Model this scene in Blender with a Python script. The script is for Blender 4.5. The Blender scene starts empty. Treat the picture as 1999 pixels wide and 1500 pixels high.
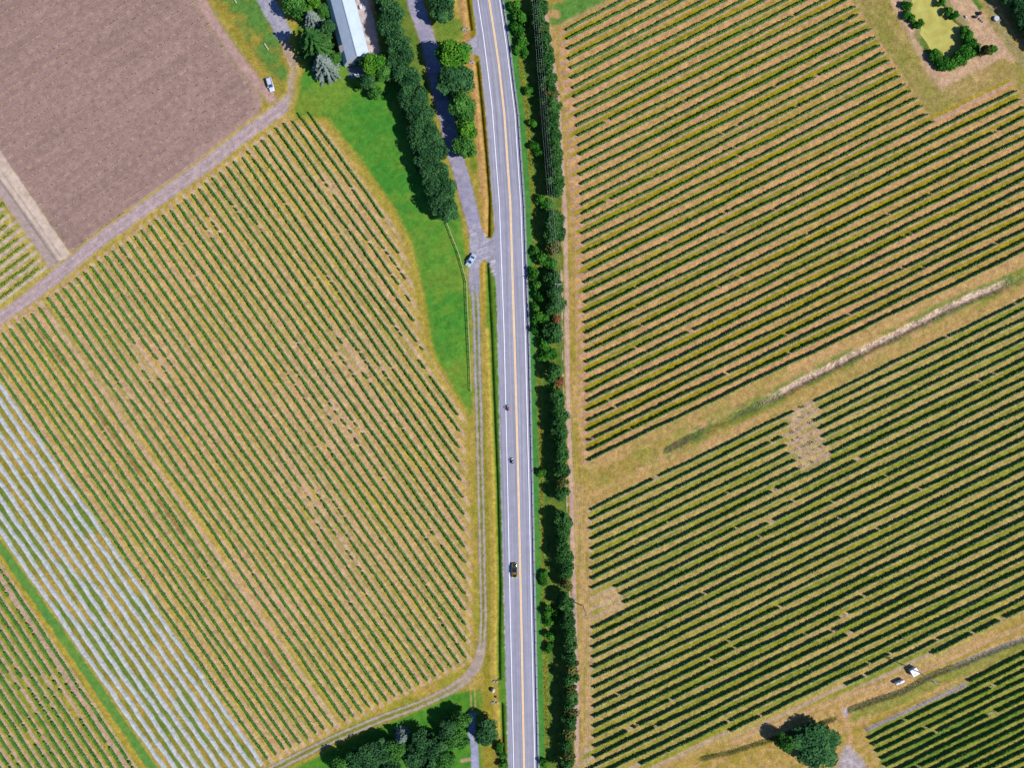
import bpy, math, random
import numpy as np
from mathutils import Vector, Matrix

# ------------------------------------------------------------------ camera, light, exposure
S = 0.17                      # metres on the ground per map unit (one map unit = one pixel of the survey sheet)
CX, CY, CAMH = 999.5, 750.0, 225.0
scene = bpy.context.scene
col = scene.collection
cam_d = bpy.data.cameras.new("camera"); cam = bpy.data.objects.new("camera", cam_d); col.objects.link(cam)
cam.location = (0, 0, CAMH); cam.rotation_euler = (0, 0, 0)
cam_d.sensor_fit = 'HORIZONTAL'; cam_d.sensor_width = 36.0
cam_d.lens = 18.0 / (999.5 * S / CAMH)
cam_d.clip_start = 1.0; cam_d.clip_end = 8000.0
scene.camera = cam

SUN_EL = math.radians(42.0)
SH = Vector((0.925, -0.38, 0)).normalized()          # horizontal direction towards the sun
sun_vec = Vector((SH.x * math.cos(SUN_EL), SH.y * math.cos(SUN_EL), math.sin(SUN_EL)))
w = bpy.data.worlds.new("World"); scene.world = w; w.use_nodes = True
nt = w.node_tree; bg = nt.nodes["Background"]
sky = nt.nodes.new("ShaderNodeTexSky"); sky.sky_type = 'NISHITA'; sky.sun_disc = False
sky.sun_elevation = SUN_EL; sky.sun_rotation = math.atan2(SH.x, SH.y)
sky.air_density = 1.0; sky.dust_density = 0.0; sky.ozone_density = 10.0; sky.altitude = 2000
nt.links.new(sky.outputs[0], bg.inputs[0]); bg.inputs[1].default_value = 0.10
sl = bpy.data.lights.new("sun", 'SUN'); sl.energy = 5.0; sl.angle = math.radians(0.5); sl.color = (1.0, 0.955, 0.90)
so = bpy.data.objects.new("sun", sl); col.objects.link(so)
so.rotation_euler = sun_vec.to_track_quat('Z', 'Y').to_euler(); so.location = (0, 0, 200)
scene.view_settings.view_transform = 'Standard'; scene.view_settings.look = 'None'
scene.view_settings.exposure = 0.84; scene.view_settings.gamma = 1.0

rng = np.random.default_rng(7); random.seed(7)

# ------------------------------------------------------------------ helpers
KEXP = 2.25                   # how bright a white sunlit sheet shows: display colours are divided by it
def lin(c):
    c = np.asarray(c, float) / 255.0
    return np.where(c <= 0.04045, c / 12.92, ((c + 0.055) / 1.055) ** 2.4)
def D(r, g, b, k=1.0): return np.minimum(lin((r, g, b)) / KEXP * k, 0.85)
def G(px, py, h=0.0):         # map position (with parallax of height h taken out) -> world
    f = (CAMH - h) / CAMH
    return Vector(((px - CX) * S * f, (CY - py) * S * f, h))

def set_props(o, label=None, cat=None, group=None, kind=None):
    if label: o['label'] = label
    if cat: o['category'] = cat
    if group: o['group'] = group
    if kind: o['kind'] = kind
    return o
def empty(name, loc, rz=0.0, label=None, cat=None, group=None):
    o = bpy.data.objects.new(name, None); col.objects.link(o)
    o.location = loc; o.rotation_euler = (0, 0, rz); o.empty_display_size = 0.3
    return set_props(o, label, cat, group)
def mesh_from(name, V, F, mat, tint=None, smooth=False):
    """V (n,3), F (m,4) or (m,3) int arrays or list of tuples"""
    me = bpy.data.meshes.new(name)
    V = np.asarray(V, np.float32)
    if isinstance(F, np.ndarray):
        k = F.shape[1]
        me.vertices.add(len(V)); me.vertices.foreach_set("co", V.ravel())
        me.loops.add(F.size); me.loops.foreach_set("vertex_index", F.astype(np.int32).ravel())
        me.polygons.add(len(F)); me.polygons.foreach_set("loop_start", np.arange(0, F.size, k, dtype=np.int32))
        me.polygons.foreach_set("loop_total", np.full(len(F), k, np.int32))
        me.update(calc_edges=True)
    else:
        me.from_pydata([tuple(map(float, v)) for v in V], [], [tuple(map(int, f)) for f in F]); me.update()
    if tint is not None:
        a = me.attributes.new("tint", 'FLOAT', 'FACE'); a.data.foreach_set("value", np.asarray(tint, np.float32))
    if smooth: me.polygons.foreach_set("use_smooth", np.ones(len(me.polygons), bool))
    if mat: me.materials.append(mat)
    return me
def put(name, me, parent=None, loc=None):
    o = bpy.data.objects.new(name, me); col.objects.link(o)
    if parent: o.parent = parent
    if loc is not None: o.location = loc
    return o

class MB:
    def __init__(s): s.v = []; s.f = []
    def add(s, v, f):
        n = len(s.v); s.v += [tuple(p) for p in v]; s.f += [tuple(i + n for i in q) for q in f]
    def box(s, c, d, rz=0.0, bev=0.0):
        x, y, z = (q / 2 for q in d); co, si = math.cos(rz), math.sin(rz)
        if bev <= 0:
            p = [(-x,-y,-z),(x,-y,-z),(x,y,-z),(-x,y,-z),(-x,-y,z),(x,-y,z),(x,y,z),(-x,y,z)]
            f = [(3,2,1,0),(4,5,6,7),(0,1,5,4),(1,2,6,5),(2,3,7,6),(3,0,4,7)]
        else:
            b = bev; o8 = [(-x+b,-y),(x-b,-y),(x,-y+b),(x,y-b),(x-b,y),(-x+b,y),(-x,y-b),(-x,-y+b)]
            i8 = [(q[0]*(1-b/x), q[1]*(1-b/y)) for q in o8]
            p = [(q[0],q[1],-z) for q in o8] + [(q[0],q[1],z-b) for q in o8] + [(q[0],q[1],z) for q in i8]
            f = [tuple(range(7,-1,-1)), tuple(range(16,24))]
            for k in (0, 8):
                f += [(k+i, k+(i+1)%8, k+8+(i+1)%8, k+8+i) for i in range(8)]
        s.add([(c[0]+a*co-b2*si, c[1]+a*si+b2*co, c[2]+cc) for a, b2, cc in p], f)
    def tube(s, p0, p1, r0, r1=None, n=8, cap=True):
        r1 = r0 if r1 is None else r1
        p0, p1 = Vector(p0), Vector(p1); d = (p1 - p0).normalized()
        u = d.orthogonal().normalized(); v2 = d.cross(u)
        v = []
        for p, r in ((p0, r0), (p1, r1)):
            for i in range(n):
                a = 2*math.pi*i/n; v.append(p + u*(r*math.cos(a)) + v2*(r*math.sin(a)))
        f = [(i, (i+1)%n, n+(i+1)%n, n+i) for i in range(n)]
        if cap: f += [tuple(range(n-1,-1,-1)), tuple(range(n, 2*n))]
        s.add(v, f)
    def loft(s, secs, cap=True):       # secs: list of equal-length closed loops
        n = len(secs[0]); v = [p for q in secs for p in q]; f = []
        for k in range(len(secs)-1):
            f += [(k*n+i, k*n+(i+1)%n, (k+1)*n+(i+1)%n, (k+1)*n+i) for i in range(n)]
        if cap: f += [tuple(range(n-1,-1,-1)), tuple(range((len(secs)-1)*n, len(secs)*n))]
        s.add(v, f)
    def ball(s, c, r, n=10, m=6, jit=0.0, sc=(1,1,1)):
        secs = []
        for j in range(1, m):
            t = math.pi*j/m
            secs.append([(c[0]+sc[0]*r*math.sin(t)*math.cos(2*math.pi*i/n)*(1+random.uniform(-jit,jit)),
                          c[1]+sc[1]*r*math.sin(t)*math.sin(2*math.pi*i/n)*(1+random.uniform(-jit,jit)),
                          c[2]-sc[2]*r*math.cos(t)*(1+random.uniform(-jit,jit))) for i in range(n)])
        s.loft(secs)
    def build(s, name, mat, parent=None, smooth=False, loc=None):
        return put(name, mesh_from(name, s.v, s.f, mat, smooth=smooth), parent, loc)

# ---- materials
def new_mat(name):
    m = bpy.data.materials.new(name); m.use_nodes = True
    n = m.node_tree; n.nodes.clear()
    out = n.nodes.new("ShaderNodeOutputMaterial")
    return m, n, out
def simple(name, rgb, rough=0.6, metal=0.0, spec=0.4, var=0.12, scale=3.0, coat=0.0, stretch=None):
    m, n, out = new_mat(name)
    b = n.nodes.new("ShaderNodeBsdfPrincipled")
    b.inputs["Roughness"].default_value = rough; b.inputs["Metallic"].default_value = metal
    b.inputs["Specular IOR Level"].default_value = spec
    if coat: b.inputs["Coat Weight"].default_value = coat; b.inputs["Coat Roughness"].default_value = 0.06
    tc = n.nodes.new("ShaderNodeTexCoord"); nz = n.nodes.new("ShaderNodeTexNoise")
    nz.inputs["Scale"].default_value = scale; nz.inputs["Detail"].default_value = 5
    if stretch:
        mp = n.nodes.new("ShaderNodeMapping"); mp.inputs["Scale"].default_value = stretch
        n.links.new(tc.outputs["Object"], mp.inputs[0]); n.links.new(mp.outputs[0], nz.inputs["Vector"])
    else: n.links.new(tc.outputs["Object"], nz.inputs["Vector"])
    rp = n.nodes.new("ShaderNodeMapRange"); rp.inputs[1].default_value = 0.3; rp.inputs[2].default_value = 0.7
    rp.inputs[3].default_value = 1-var; rp.inputs[4].default_value = 1+var
    mx = n.nodes.new("ShaderNodeVectorMath"); mx.operation = 'SCALE'
    mx.inputs[0].default_value = tuple(float(x) for x in rgb)
    n.links.new(nz.outputs[0], rp.inputs[0]); n.links.new(rp.outputs[0], mx.inputs["Scale"])
    n.links.new(mx.outputs[0], b.inputs["Base Color"]); n.links.new(b.outputs[0], out.inputs[0])
    return m
def leafy(name, c0, c1, transl=0.22, patch=None):
    """foliage: colour runs c0..c1 with the per-face tint attribute and a slow world noise"""
    m, n, out = new_mat(name)
    at = n.nodes.new("ShaderNodeAttribute"); at.attribute_name = "tint"
    geo = n.nodes.new("ShaderNodeNewGeometry"); nz = n.nodes.new("ShaderNodeTexNoise")
    nz.inputs["Scale"].default_value = patch or 0.12; nz.inputs["Detail"].default_value = 3
    n.links.new(geo.outputs["Position"], nz.inputs["Vector"])
    ad = n.nodes.new("ShaderNodeMath"); ad.operation = 'MULTIPLY_ADD'; ad.inputs[1].default_value = 0.75
    sb = n.nodes.new("ShaderNodeMath"); sb.operation = 'MULTIPLY_ADD'; sb.inputs[1].default_value = 1.1; sb.inputs[2].default_value = -0.42
    n.links.new(nz.outputs[0], sb.inputs[0]); n.links.new(at.outputs["Fac"], ad.inputs[0]); n.links.new(sb.outputs[0], ad.inputs[2])
    mx = n.nodes.new("ShaderNodeMix"); mx.data_type = 'RGBA'
    mx.inputs[6].default_value = (*map(float, c0), 1); mx.inputs[7].default_value = (*map(float, c1), 1)
    n.links.new(ad.outputs[0], mx.inputs[0])
    d = n.nodes.new("ShaderNodeBsdfDiffuse"); t = n.nodes.new("ShaderNodeBsdfTranslucent")
    ms = n.nodes.new("ShaderNodeMixShader"); ms.inputs[0].default_value = transl
    n.links.new(mx.outputs[2], d.inputs[0]); n.links.new(mx.outputs[2], t.inputs[0])
    n.links.new(d.outputs[0], ms.inputs[1]); n.links.new(t.outputs[0], ms.inputs[2]); n.links.new(ms.outputs[0], out.inputs[0])
    return m
def ground_material(name, rough=0.95):
    m, n, out = new_mat(name)
    b = n.nodes.new("ShaderNodeBsdfPrincipled"); b.inputs["Roughness"].default_value = rough
    b.inputs["Specular IOR Level"].default_value = 0.05
    at = n.nodes.new("ShaderNodeAttribute"); at.attribute_name = "soil"
    geo = n.nodes.new("ShaderNodeNewGeometry")
    n1 = n.nodes.new("ShaderNodeTexNoise"); n1.inputs["Scale"].default_value = 2.3; n1.inputs["Detail"].default_value = 4; n1.inputs["Roughness"].default_value = 0.75
    n2 = n.nodes.new("ShaderNodeTexNoise"); n2.inputs["Scale"].default_value = 0.5; n2.inputs["Detail"].default_value = 3
    n.links.new(geo.outputs["Position"], n1.inputs["Vector"]); n.links.new(geo.outputs["Position"], n2.inputs["Vector"])
    def rng_node(src, a, bb):
        r = n.nodes.new("ShaderNodeMapRange"); r.inputs[1].default_value = 0.28; r.inputs[2].default_value = 0.72
        r.inputs[3].default_value = a; r.inputs[4].default_value = bb; n.links.new(src.outputs[0], r.inputs[0]); return r
    r1 = rng_node(n1, -0.48, 0.48); r2 = rng_node(n2, 0.84, 1.16)
    mu = n.nodes.new("ShaderNodeMath"); mu.operation = 'MULTIPLY_ADD'
    n.links.new(r1.outputs[0], mu.inputs[0]); n.links.new(at.outputs["Alpha"], mu.inputs[1]); n.links.new(r2.outputs[0], mu.inputs[2])
    sc = n.nodes.new("ShaderNodeVectorMath"); sc.operation = 'SCALE'
    n.links.new(at.outputs["Color"], sc.inputs[0]); n.links.new(mu.outputs[0], sc.inputs["Scale"])
    n.links.new(sc.outputs[0], b.inputs["Base Color"]); n.links.new(b.outputs[0], out.inputs[0])
    return m

ONES = "zeroth first second third fourth fifth sixth seventh eighth ninth tenth eleventh twelfth thirteenth fourteenth fifteenth sixteenth seventeenth eighteenth nineteenth".split()
TENS = {2: "twent", 3: "thirt", 4: "fort", 5: "fift"}
def ordinal(i):               # 1 -> first
    if i < 20: return ONES[i]
    t, u = divmod(i, 10)
    return TENS[t] + "ieth" if u == 0 else TENS[t] + "y-" + ONES[u]

# ------------------------------------------------------------------ map: lines and outlines
def fy(pts, slope=True):      # x as a function of y
    p = sorted((b, a) for a, b in pts); ys = [q[0] for q in p]; xs = [q[1] for q in p]
    s0 = (xs[1]-xs[0])/(ys[1]-ys[0]); s1 = (xs[-1]-xs[-2])/(ys[-1]-ys[-2])
    ys = [ys[0]-900] + ys + [ys[-1]+900]; xs = [xs[0]-900*s0] + xs + [xs[-1]+900*s1]
    return lambda y: np.interp(y, ys, xs)
x_mid  = fy([(955,0),(965,64.5),(974,127),(982,200),(984.5,222),(996.2,398),(1003,623),(1004,650),(1012,949),(1018,1225),(1023,1498)])
x_wr   = fy([(975.5,0),(987,79.5),(998,165),(1005,223),(1016.5,400),(1024,623),(1025,650),(1032.5,949),(1038,1225),(1044,1498)])
x_wl   = fy([(933,0),(943,64.5),(952,135),(961,212),(975,400),(983,623),(984,650),(991,949),(996.7,1225),(1003,1498)])
x_re   = fy([(981.5,0),(994,79.5),(1004,165),(1011.5,223),(1023.5,400),(1031,623),(1032.5,650),(1039.5,949),(1045,1225),(1051,1498)])
x_le   = fy([(923.5,0),(932,60),(941,135),(949.5,212),(965.5,423),(970.5,565),(973,650),(979.5,948),(987,1225),(994,1498)])
x_lane = fy([(1061,-20),(1065,20),(1073,80),(1082,135),(1089,190),(1097,300),(1103,420),(1106,560),(1107,680),(1110,820),(1115,950),(1118,1060),(1121,1150),(1123,1230),(1126,1330),(1127,1420),(1126,1510)])
x_dit  = fy([(908,-20),(917,50),(929,125),(937,200),(947,310),(953,390),(952,470),(950,520),(957,650),(965,850),(969,950),(974,1150),(972.5,1250),(973,1320),(978,1380),(982,1510)])
OUTL = dict(
 plough=[(-400,-520),(380,-520),(388,-4),(420,50),(462,110),(498,162),(512,200),(500,236),(400,304),(318,368),(240,425),(150,494),(136,490),(8,306),(-400,-270)],
 sand=[(-210,-20),(8,306),(145,507),(116,508),(0,348),(-230,30)],
 small=[(-300,300),(0,398),(14,416),(40,446),(92,520),(96,530),(0,604),(-300,830)],
 left=[(600,212),(613,212),(690,322),(757,424),(786,488),(804,575),(813,630),(828,680),(836,702),(902,812),(903,905),(910,985),(914,1100),(915,1250),(916,1288),(885,1306),(660,1418),(524,1491),(400,1560),(-300,700),(-300,860),(0,645),(98,579),(400,354),(575,225)],
 nets=[(-300,300),(0,745),(512,1494),(700,1770),(500,1770),(300,1489),(0,1050),(-300,620)],
 lowleft=[(-300,650),(0,1095),(270,1494),(420,1720),(-300,1720)],
 upright=[(1098,55),(1230,-12),(1330,-62),(1625,-62),(1668,12),(1812,226),(1970,155),(2090,348),(2090,452),(1146,905),(1130,500)],
 lowright=[(1151,990),(1500,822),(2100,532),(2100,1142),(1818,1290),(1650,1350),(1420,1442),(1250,1508),(1100,1560),(1158,1440),(1156,1250),(1160,1150)],
 botright=[(1688,1428),(2100,1222),(2100,1700),(1820,1700)],
 lawn=[(575,225),(582,190),(588,150),(600,120),(660,100),(700,120),(760,60),(800,130),(860,300),(893,400),(900,432),(908,500),(914,560),(917,640),(920,770),(921,810),(880,745),(848,690),(838,640),(826,560),(806,478),(772,408),(700,305),(640,230)],
 lawn_top=[(400,-30),(545,-30),(560,80),(582,150),(575,195),(545,212),(540,180),(470,80),(412,0)],
 pond=[(1782.7,-30),(1782.7,0),(1780,22.7),(1789.7,36.7),(1802,45.4),(1798.5,64.6),(1812.4,82),(1817.7,94.3),(1840.4,97.8),(1843.9,108.3),(1852.6,111.8),(1868.3,101.3),(1882.3,89),(1881.4,69.9),(1875.3,50.7),(1863,42),(1847.4,21),(1835.2,0),(1830,-30)],
 pondbank=[(1728,-40),(1736,0),(1775,75),(1812,145),(1840,176),(1900,140),(1960,112),(1985,128),(1960,80),(1905,10),(1870,-40)],
 bottomlawn=[(560,1510),(640,1466),(740,1420),(850,1375),(880,1355),(912,1350),(985,1352),(992,1510)],
)
TRACK = [(577,150),(576,180),(562,200),(535,222),(500,246),(400,324),(300,395),(200,465),(130,523),(60,580),(0,624),(-120,712)]
TRACK2 = [(548,40),(556,85),(567,112),(577,135),(578,160)]
LANE2 = [(925,535),(930,620),(932,720),(935,800),(937,900),(940,1010),(942,1120),(944,1210),(941,1262),(932,1298),(912,1326),(880,1348),(820,1377),(740,1406),(660,1440),(590,1474),(530,1505),(430,1560)]
DRIVE = [(800,-60),(812,10),(826,50),(840,90),(850,140),(860,185),(874,240),(888,300),(903,350),(917,405),(928,445),(935,480),(930,520),(928,560)]
DITCH2 = [(1300,881),(1340,858),(1400,829),(1460,801),(1520,770),(1562,747),(1620,718),(1680,687),(1740,658),(1800,628),(1850,602),(1900,579),(1950,560),(2010,532),(2120,480)]
DITCH3 = [(1655,1388),(1700,1372),(1760,1352),(1800,1330),(1830,1315),(1870,1301),(1920,1280),(1960,1264),(2010,1246),(2120,1200)]
DITCH4 = [(1370,1482),(1430,1469),(1500,1447),(1560,1428),(1628,1405)]

# row blocks: id -> (axis, ref, anchors, slope)
iU = np.arange(45)
lu = np.interp(iU, [0,13,24,32,44], [59,303,514.5,670,899]); lux = np.interp(iU, [0,3,8,13,24,32,44], [1105,1112,1123,1132,1140,1144,1149])
sU = .514 - .00074*iU; refU = lu + sU*(lux-1130)
iL = np.arange(32); sL = np.full(32, .4845); refL = 994.5 + 19.42*iL + .4845*(1155-1130)
iB = np.arange(16); refB = 1439 - 17.3 + 17.3*iB + .487*(1700-1130); sB = np.full(16, .487)
topL = [(603,219),(583.6,221),(572,236),(555.6,243),(541.6,252.4),(528,266),(514.6,275.6),(501,286),(486.4,297),(475,309),(459.6,318),(446,327),(433,339),(418,348),(404.4,359)]
topL += [(391-13.95*k, 370+10.19*k) for k in range(22)]
topL += [(79,602),(65,613),(51,622),(37,633),(22,644),(7.6,652),(0,666),(0,698),(0,730)]
topL = np.array(topL); nL = len(topL); sLf = np.interp(np.arange(nL), [0,20,36,nL-1], [1.40,1.412,1.426,1.44])
refLf = topL[:,0] + (1000-topL[:,1])/sLf
refN = 0 + (1000-751)/1.452 - 21.7*np.arange(10); sN = np.full(10, 1.452)
refQ = 0 + (1000-(1108+29.9*np.arange(22)))/1.503; sQ = np.full(22, 1.503)
refS = 434 + 22.3*np.arange(-5, 8); sS = np.full(13, .76)
refP = 374 - 21.3*np.arange(30); sP = .715 - .0033*np.arange(30)
PALE = [(170,660,34),(235,765,40),(295,690,46),(500,740,40),(560,650,30),(655,775,46),(715,700,34),(690,860,36),(735,770,30),(610,985,52),(560,905,34),(655,1075,34),(540,1185,40),(480,1120,30),(700,1180,30),(400,830,30),(640,360,26),(690,470,26)]
BLOCK = dict(upright=('y', 1130, refU, sU), lowright=('y', 1130, refL, sL), botright=('y', 1130, refB, sB),
             left=('x', 1000, refLf, sLf), nets=('x', 1000, refN, sN), lowleft=('x', 1000, refQ, sQ),
             small=('y', 0, refS, sS), plough=('y', 300, refP, sP))
def row_index(b, X, Y):
    ax, ref, R, s = BLOCK[b]
    n = len(R); order = np.argsort(R); Rs = R[order]; idx = order.astype(float)
    d0 = Rs[1]-Rs[0]; d1 = Rs[-1]-Rs[-2]
    Re = np.concatenate([[Rs[0]-40*d0], Rs, [Rs[-1]+40*d1]])
    ie = np.concatenate([[idx[0]-40*np.sign(idx[1]-idx[0])], idx, [idx[-1]+40*np.sign(idx[-1]-idx[-2])]])
    u = np.full(X.shape, n/2.0)
    for _ in range(4):
        sl_ = np.interp(u, np.arange(n), s)
        r = Y + sl_*(X-ref) if ax == 'y' else X + (ref-Y)/sl_
        u = np.interp(r, Re, ie)
    return u
def row_pt(b, i, t):          # t = x for 'y' blocks, y for 'x' blocks
    ax, ref, R, s = BLOCK[b]
    return (t, R[i]-s[i]*(t-ref)) if ax == 'y' else (R[i]-(ref-t)/s[i], t)
def inside(poly, x, y):
    c = False; n = len(poly)
    for k in range(n):
        x1, y1 = poly[k]; x2, y2 = poly[(k+1) % n]
        if (y1 > y) != (y2 > y) and x < (x2-x1)*(y-y1)/(y2-y1)+x1: c = not c
    return c

# ------------------------------------------------------------------ ground sheet: grid, relief, soil and grass colours
_T = np.random.default_rng(3).random((6, 256, 256)).astype(np.float32)
def vn(x, y, cx, cy=None, seed=0):
    cy = cy or cx
    x = np.asarray(x, np.float32)/cx + 37.3*seed; y = np.asarray(y, np.float32)/cy + 11.7*seed
    xi = np.floor(x).astype(np.int32); yi = np.floor(y).astype(np.int32)
    fx = x-xi; fy_ = y-yi; fx = fx*fx*(3-2*fx); fy_ = fy_*fy_*(3-2*fy_); T = _T[seed % 6]
    a = T[xi & 255, yi & 255]; b = T[(xi+1) & 255, yi & 255]; c = T[xi & 255, (yi+1) & 255]; d = T[(xi+1) & 255, (yi+1) & 255]
    return (a+(b-a)*fx)*(1-fy_) + (c+(d-c)*fx)*fy_
def fbm(x, y, c, seed=0, o=3):
    s = 0; a = 1; t = 0
    for k in range(o): s = s + a*vn(x, y, c/2**k, seed=seed+k); t += a; a *= .55
    return s/t
def sst(a, b, x):
    t = np.clip((x-a)/(b-a), 0, 1); return t*t*(3-2*t)
def axis(lo, hi, step, far):
    a = list(np.arange(lo, hi+step/2, step)); d = step; r = [a[-1]]
    while r[-1] < far: d *= 1.28; r.append(r[-1]+d)
    d = step; l = [a[0]]
    while l[-1] > -far: d *= 1.28; l.append(l[-1]-d)
    return np.array(l[:0:-1] + a + r[1:], np.float32)
ax_ = axis(-40, 2040, 1.65, 9000); ay_ = axis(-40, 1545, 1.65, 9000)
GX, GY = np.meshgrid(ax_, ay_); NX, NY = len(ax_), len(ay_)
X = GX.ravel(); Y = GY.ravel()
def poly_sd(name, pad=60):    # signed distance, + inside
    P = np.array(OUTL[name] if isinstance(name, str) else name, np.float32)
    out = np.full(X.shape, -1e3, np.float32)
    m = (X > P[:,0].min()-pad) & (X < P[:,0].max()+pad) & (Y > P[:,1].min()-pad) & (Y < P[:,1].max()+pad)
    x = X[m]; y = Y[m]; d = np.full(x.shape, 1e9, np.float32); c = np.zeros(x.shape, bool)
    for k in range(len(P)):
        x1, y1 = P[k]; x2, y2 = P[(k+1) % len(P)]
        ex, ey = x2-x1, y2-y1; L = ex*ex+ey*ey
        t = np.clip(((x-x1)*ex+(y-y1)*ey)/L, 0, 1)
        d = np.minimum(d, (x-x1-t*ex)**2+(y-y1-t*ey)**2)
        if y1 != y2: c ^= ((y1 > y) != (y2 > y)) & (x < (x2-x1)*(y-y1)/(y2-y1)+x1)
    d = np.sqrt(d); out[m] = np.where(c, d, -d); return out
def line_d(pts, pad=60, signed=False):
    P = np.array(pts, np.float32); out = np.full(X.shape, 1e3, np.float32)
    m = (X > P[:,0].min()-pad) & (X < P[:,0].max()+pad) & (Y > P[:,1].min()-pad) & (Y < P[:,1].max()+pad)
    x = X[m]; y = Y[m]; d = np.full(x.shape, 1e9, np.float32); sg = np.ones(x.shape, np.float32)
    for k in range(len(P)-1):
        x1, y1 = P[k]; x2, y2 = P[k+1]; ex, ey = x2-x1, y2-y1
        t = np.clip(((x-x1)*ex+(y-y1)*ey)/(ex*ex+ey*ey), 0, 1)
        dd = (x-x1-t*ex)**2+(y-y1-t*ey)**2; q = dd < d
        d = np.where(q, dd, d); sg = np.where(q, np.sign(ex*(y-y1)-ey*(x-x1)), sg)
    out[m] = np.sqrt(d)*(sg if signed else 1); return out
C = np.empty((len(X), 3), np.float32); GR = np.full(len(X), 1.0, np.float32); CLS = np.zeros(len(X), np.int8)
Z = np.zeros(len(X), np.float32)
def lay(m, rgb, grain=None):
    global C, GR
    m = np.clip(m, 0, 1).astype(np.float32)[:, None]
    C = C*(1-m) + np.asarray(rgb, np.float32)*m
    if grain is not None: GR = GR*(1-m[:,0]) + grain*m[:,0]
nA = fbm(X, Y, 90, 0); nB = fbm(X, Y, 34, 1); nC = fbm(X, Y, 13, 2); nD = vn(X, Y, 4.5, seed=4); nE = fbm(X, Y, 220, 5)
def mixc(t, a, b): t = np.clip(t, 0, 1)[:, None]; return np.asarray(a)*(1-t)+np.asarray(b)*t
OLIVE = D(162,156,56); TAN = D(202,164,100); STRAW = D(212,176,118); GREEN = D(92,140,50); LUSH = D(74,140,52); PINK = D(196,168,160)
# base: dry mown grass
C[:] = mixc(sst(.35,.65,nB), OLIVE, D(186,160,76)); lay(sst(.55,.8,nC)*.6, D(140,145,55)); lay(sst(.6,.85,nA)*.5, TAN)
# --- left side: margins of the ploughed field
sd = poly_sd('lawn_top'); lay(sst(-8,10,sd+6*(nC-.5)), mixc(sst(.3,.62,nB)*sst(0,22,sd), D(168,148,62), D(98,142,62)))
sd = poly_sd('plough'); m = sst(-3,3,sd+3*(nC-.5)); CLS[sd > 0] = 2
up = row_index('plough', X, Y); fp = np.abs(up-np.round(up)); al = X+Y*-.7
pl = mixc(.5+.25*(nB-.5)+.55*(vn(al,up*21,80,5,3)-.5)+.3*(nE-.5), D(164,135,126), D(185,153,142))
lay(m, pl, .5); lay(m*(.5+.5*np.cos(2*np.pi*4*up))*.24, D(140,112,106)); lay(m*sst(.45,.75,vn(al,up*21,220,26,4)+.3*(nE-.5))*.3, D(142,120,112)); lay(m*sst(.12,.03,np.abs(up-np.round(up)-.06))*(.25+.6*vn(X,Y,9,seed=2)), D(205,175,150)); lay(m*sst(.4,.5,fp)*.25, D(150,122,118))
lay(m*sst(26,8,sd)*.35*(X > 380), D(200,165,150))
sd = line_d([(388,-10),(420,48),(470,120),(505,165),(530,192)]); lay(sst(12,5,sd+3*(nC-.5)), D(196,160,150), .7); lay(sst(5,1,np.abs(sd-12)+4*nD-2)*.5, D(170,150,110))
sd = line_d([(118,516),(200,458),(300,388),(400,312),(520,226)]); lay(sst(6,2,sd+5*(nC-.5)), D(170,158,70))
# small block and sand strip
sd = poly_sd('sand'); m = sst(-1.5,1.5,sd+1.5*(nD-.5)); ms = m
sdl = line_d([(-230,0),(0,362),(112,522)]); lay(sst(16,10,sdl+4*(nC-.5)), D(190,168,160), .6)
sdl2 = line_d([(-230,-10),(0,352),(112,512)]); lay(sst(3,1,sdl2), D(160,148,135))
lay(ms, mixc(nB, D(214,190,172), D(228,206,188)), .4); lay(ms*sst(2.0,.8,line_d([(-200,20),(0,330),(118,500)])), D(195,175,155))
sd = poly_sd('small'); m = sst(-6,4,sd); us = row_index('small', X, Y); f = us-np.round(us)
lay(m, mixc(.5+(nC-.5)*1.6, D(196,172,92), D(176,172,84)), 1.0); lay(m*sst(.22,.13,np.abs(f)+.1*(nD-.5)), D(208,186,170))
# dirt track
sd = line_d(TRACK); m = sst(14.5,11,sd+4*(nC-.5)); lay(sst(22,12,sd+8*(nB-.5)), D(196,172,92)); lay(m, mixc(nC, D(178,156,158), D(200,176,172)), .7); CLS[sd < 12] = 4
lay(m*sst(2.5,1,np.abs(np.abs(sd)-6.5))*.5, D(208,186,182))
sd = line_d(TRACK2); lay(sst(8,2,np.abs(sd-3.4)+5*(nC-.5))*.85, D(192,164,150))
sd = line_d([(505,-30),(520,0),(540,38),(552,62)]); lay(sst(19,13,sd+6*(nC-.5)), D(176,172,186), .8); 
# --- left vineyard block
sd = poly_sd('left'); m = sst(-8,3,sd+3*(nC-.5)); ul = row_index('left', X, Y); f = ul-np.round(ul); CLS[sd > 0] = 3
along = X*.575+Y*.818; q = np.floor(ul).astype(int)
rowtone = vn(along, ul*17.3, 110, 7, 2); blob = np.zeros(len(X), np.float32)
for bx, by, br in PALE:
    dx = X-bx; dy = Y-by; blob = np.maximum(blob, np.exp(-((dx*.575+dy*.818)/(br*1.9))**2-((dx*.818-dy*.575)/(br*1.15))**2))
blob = blob*sst(.3,.6,.5*nB+.5*vn(along,ul*17.3,26,12,3)); yel = np.clip(.62-.9*blob+1.3*(nA-.5)+1.0*(rowtone-.5)+.5*(nC-.5), 0, 1)
lay(sst(-16,2,sd+4*(nC-.5)), D(190,164,78)); lay(m, mixc(yel, D(208,168,104), D(190,170,60)), 1.1)
lay(m*sst(.45,.75,vn(along,ul*17.3,160,9,4)+.35*(nE-.5))*.6, D(146,152,58))
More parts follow.
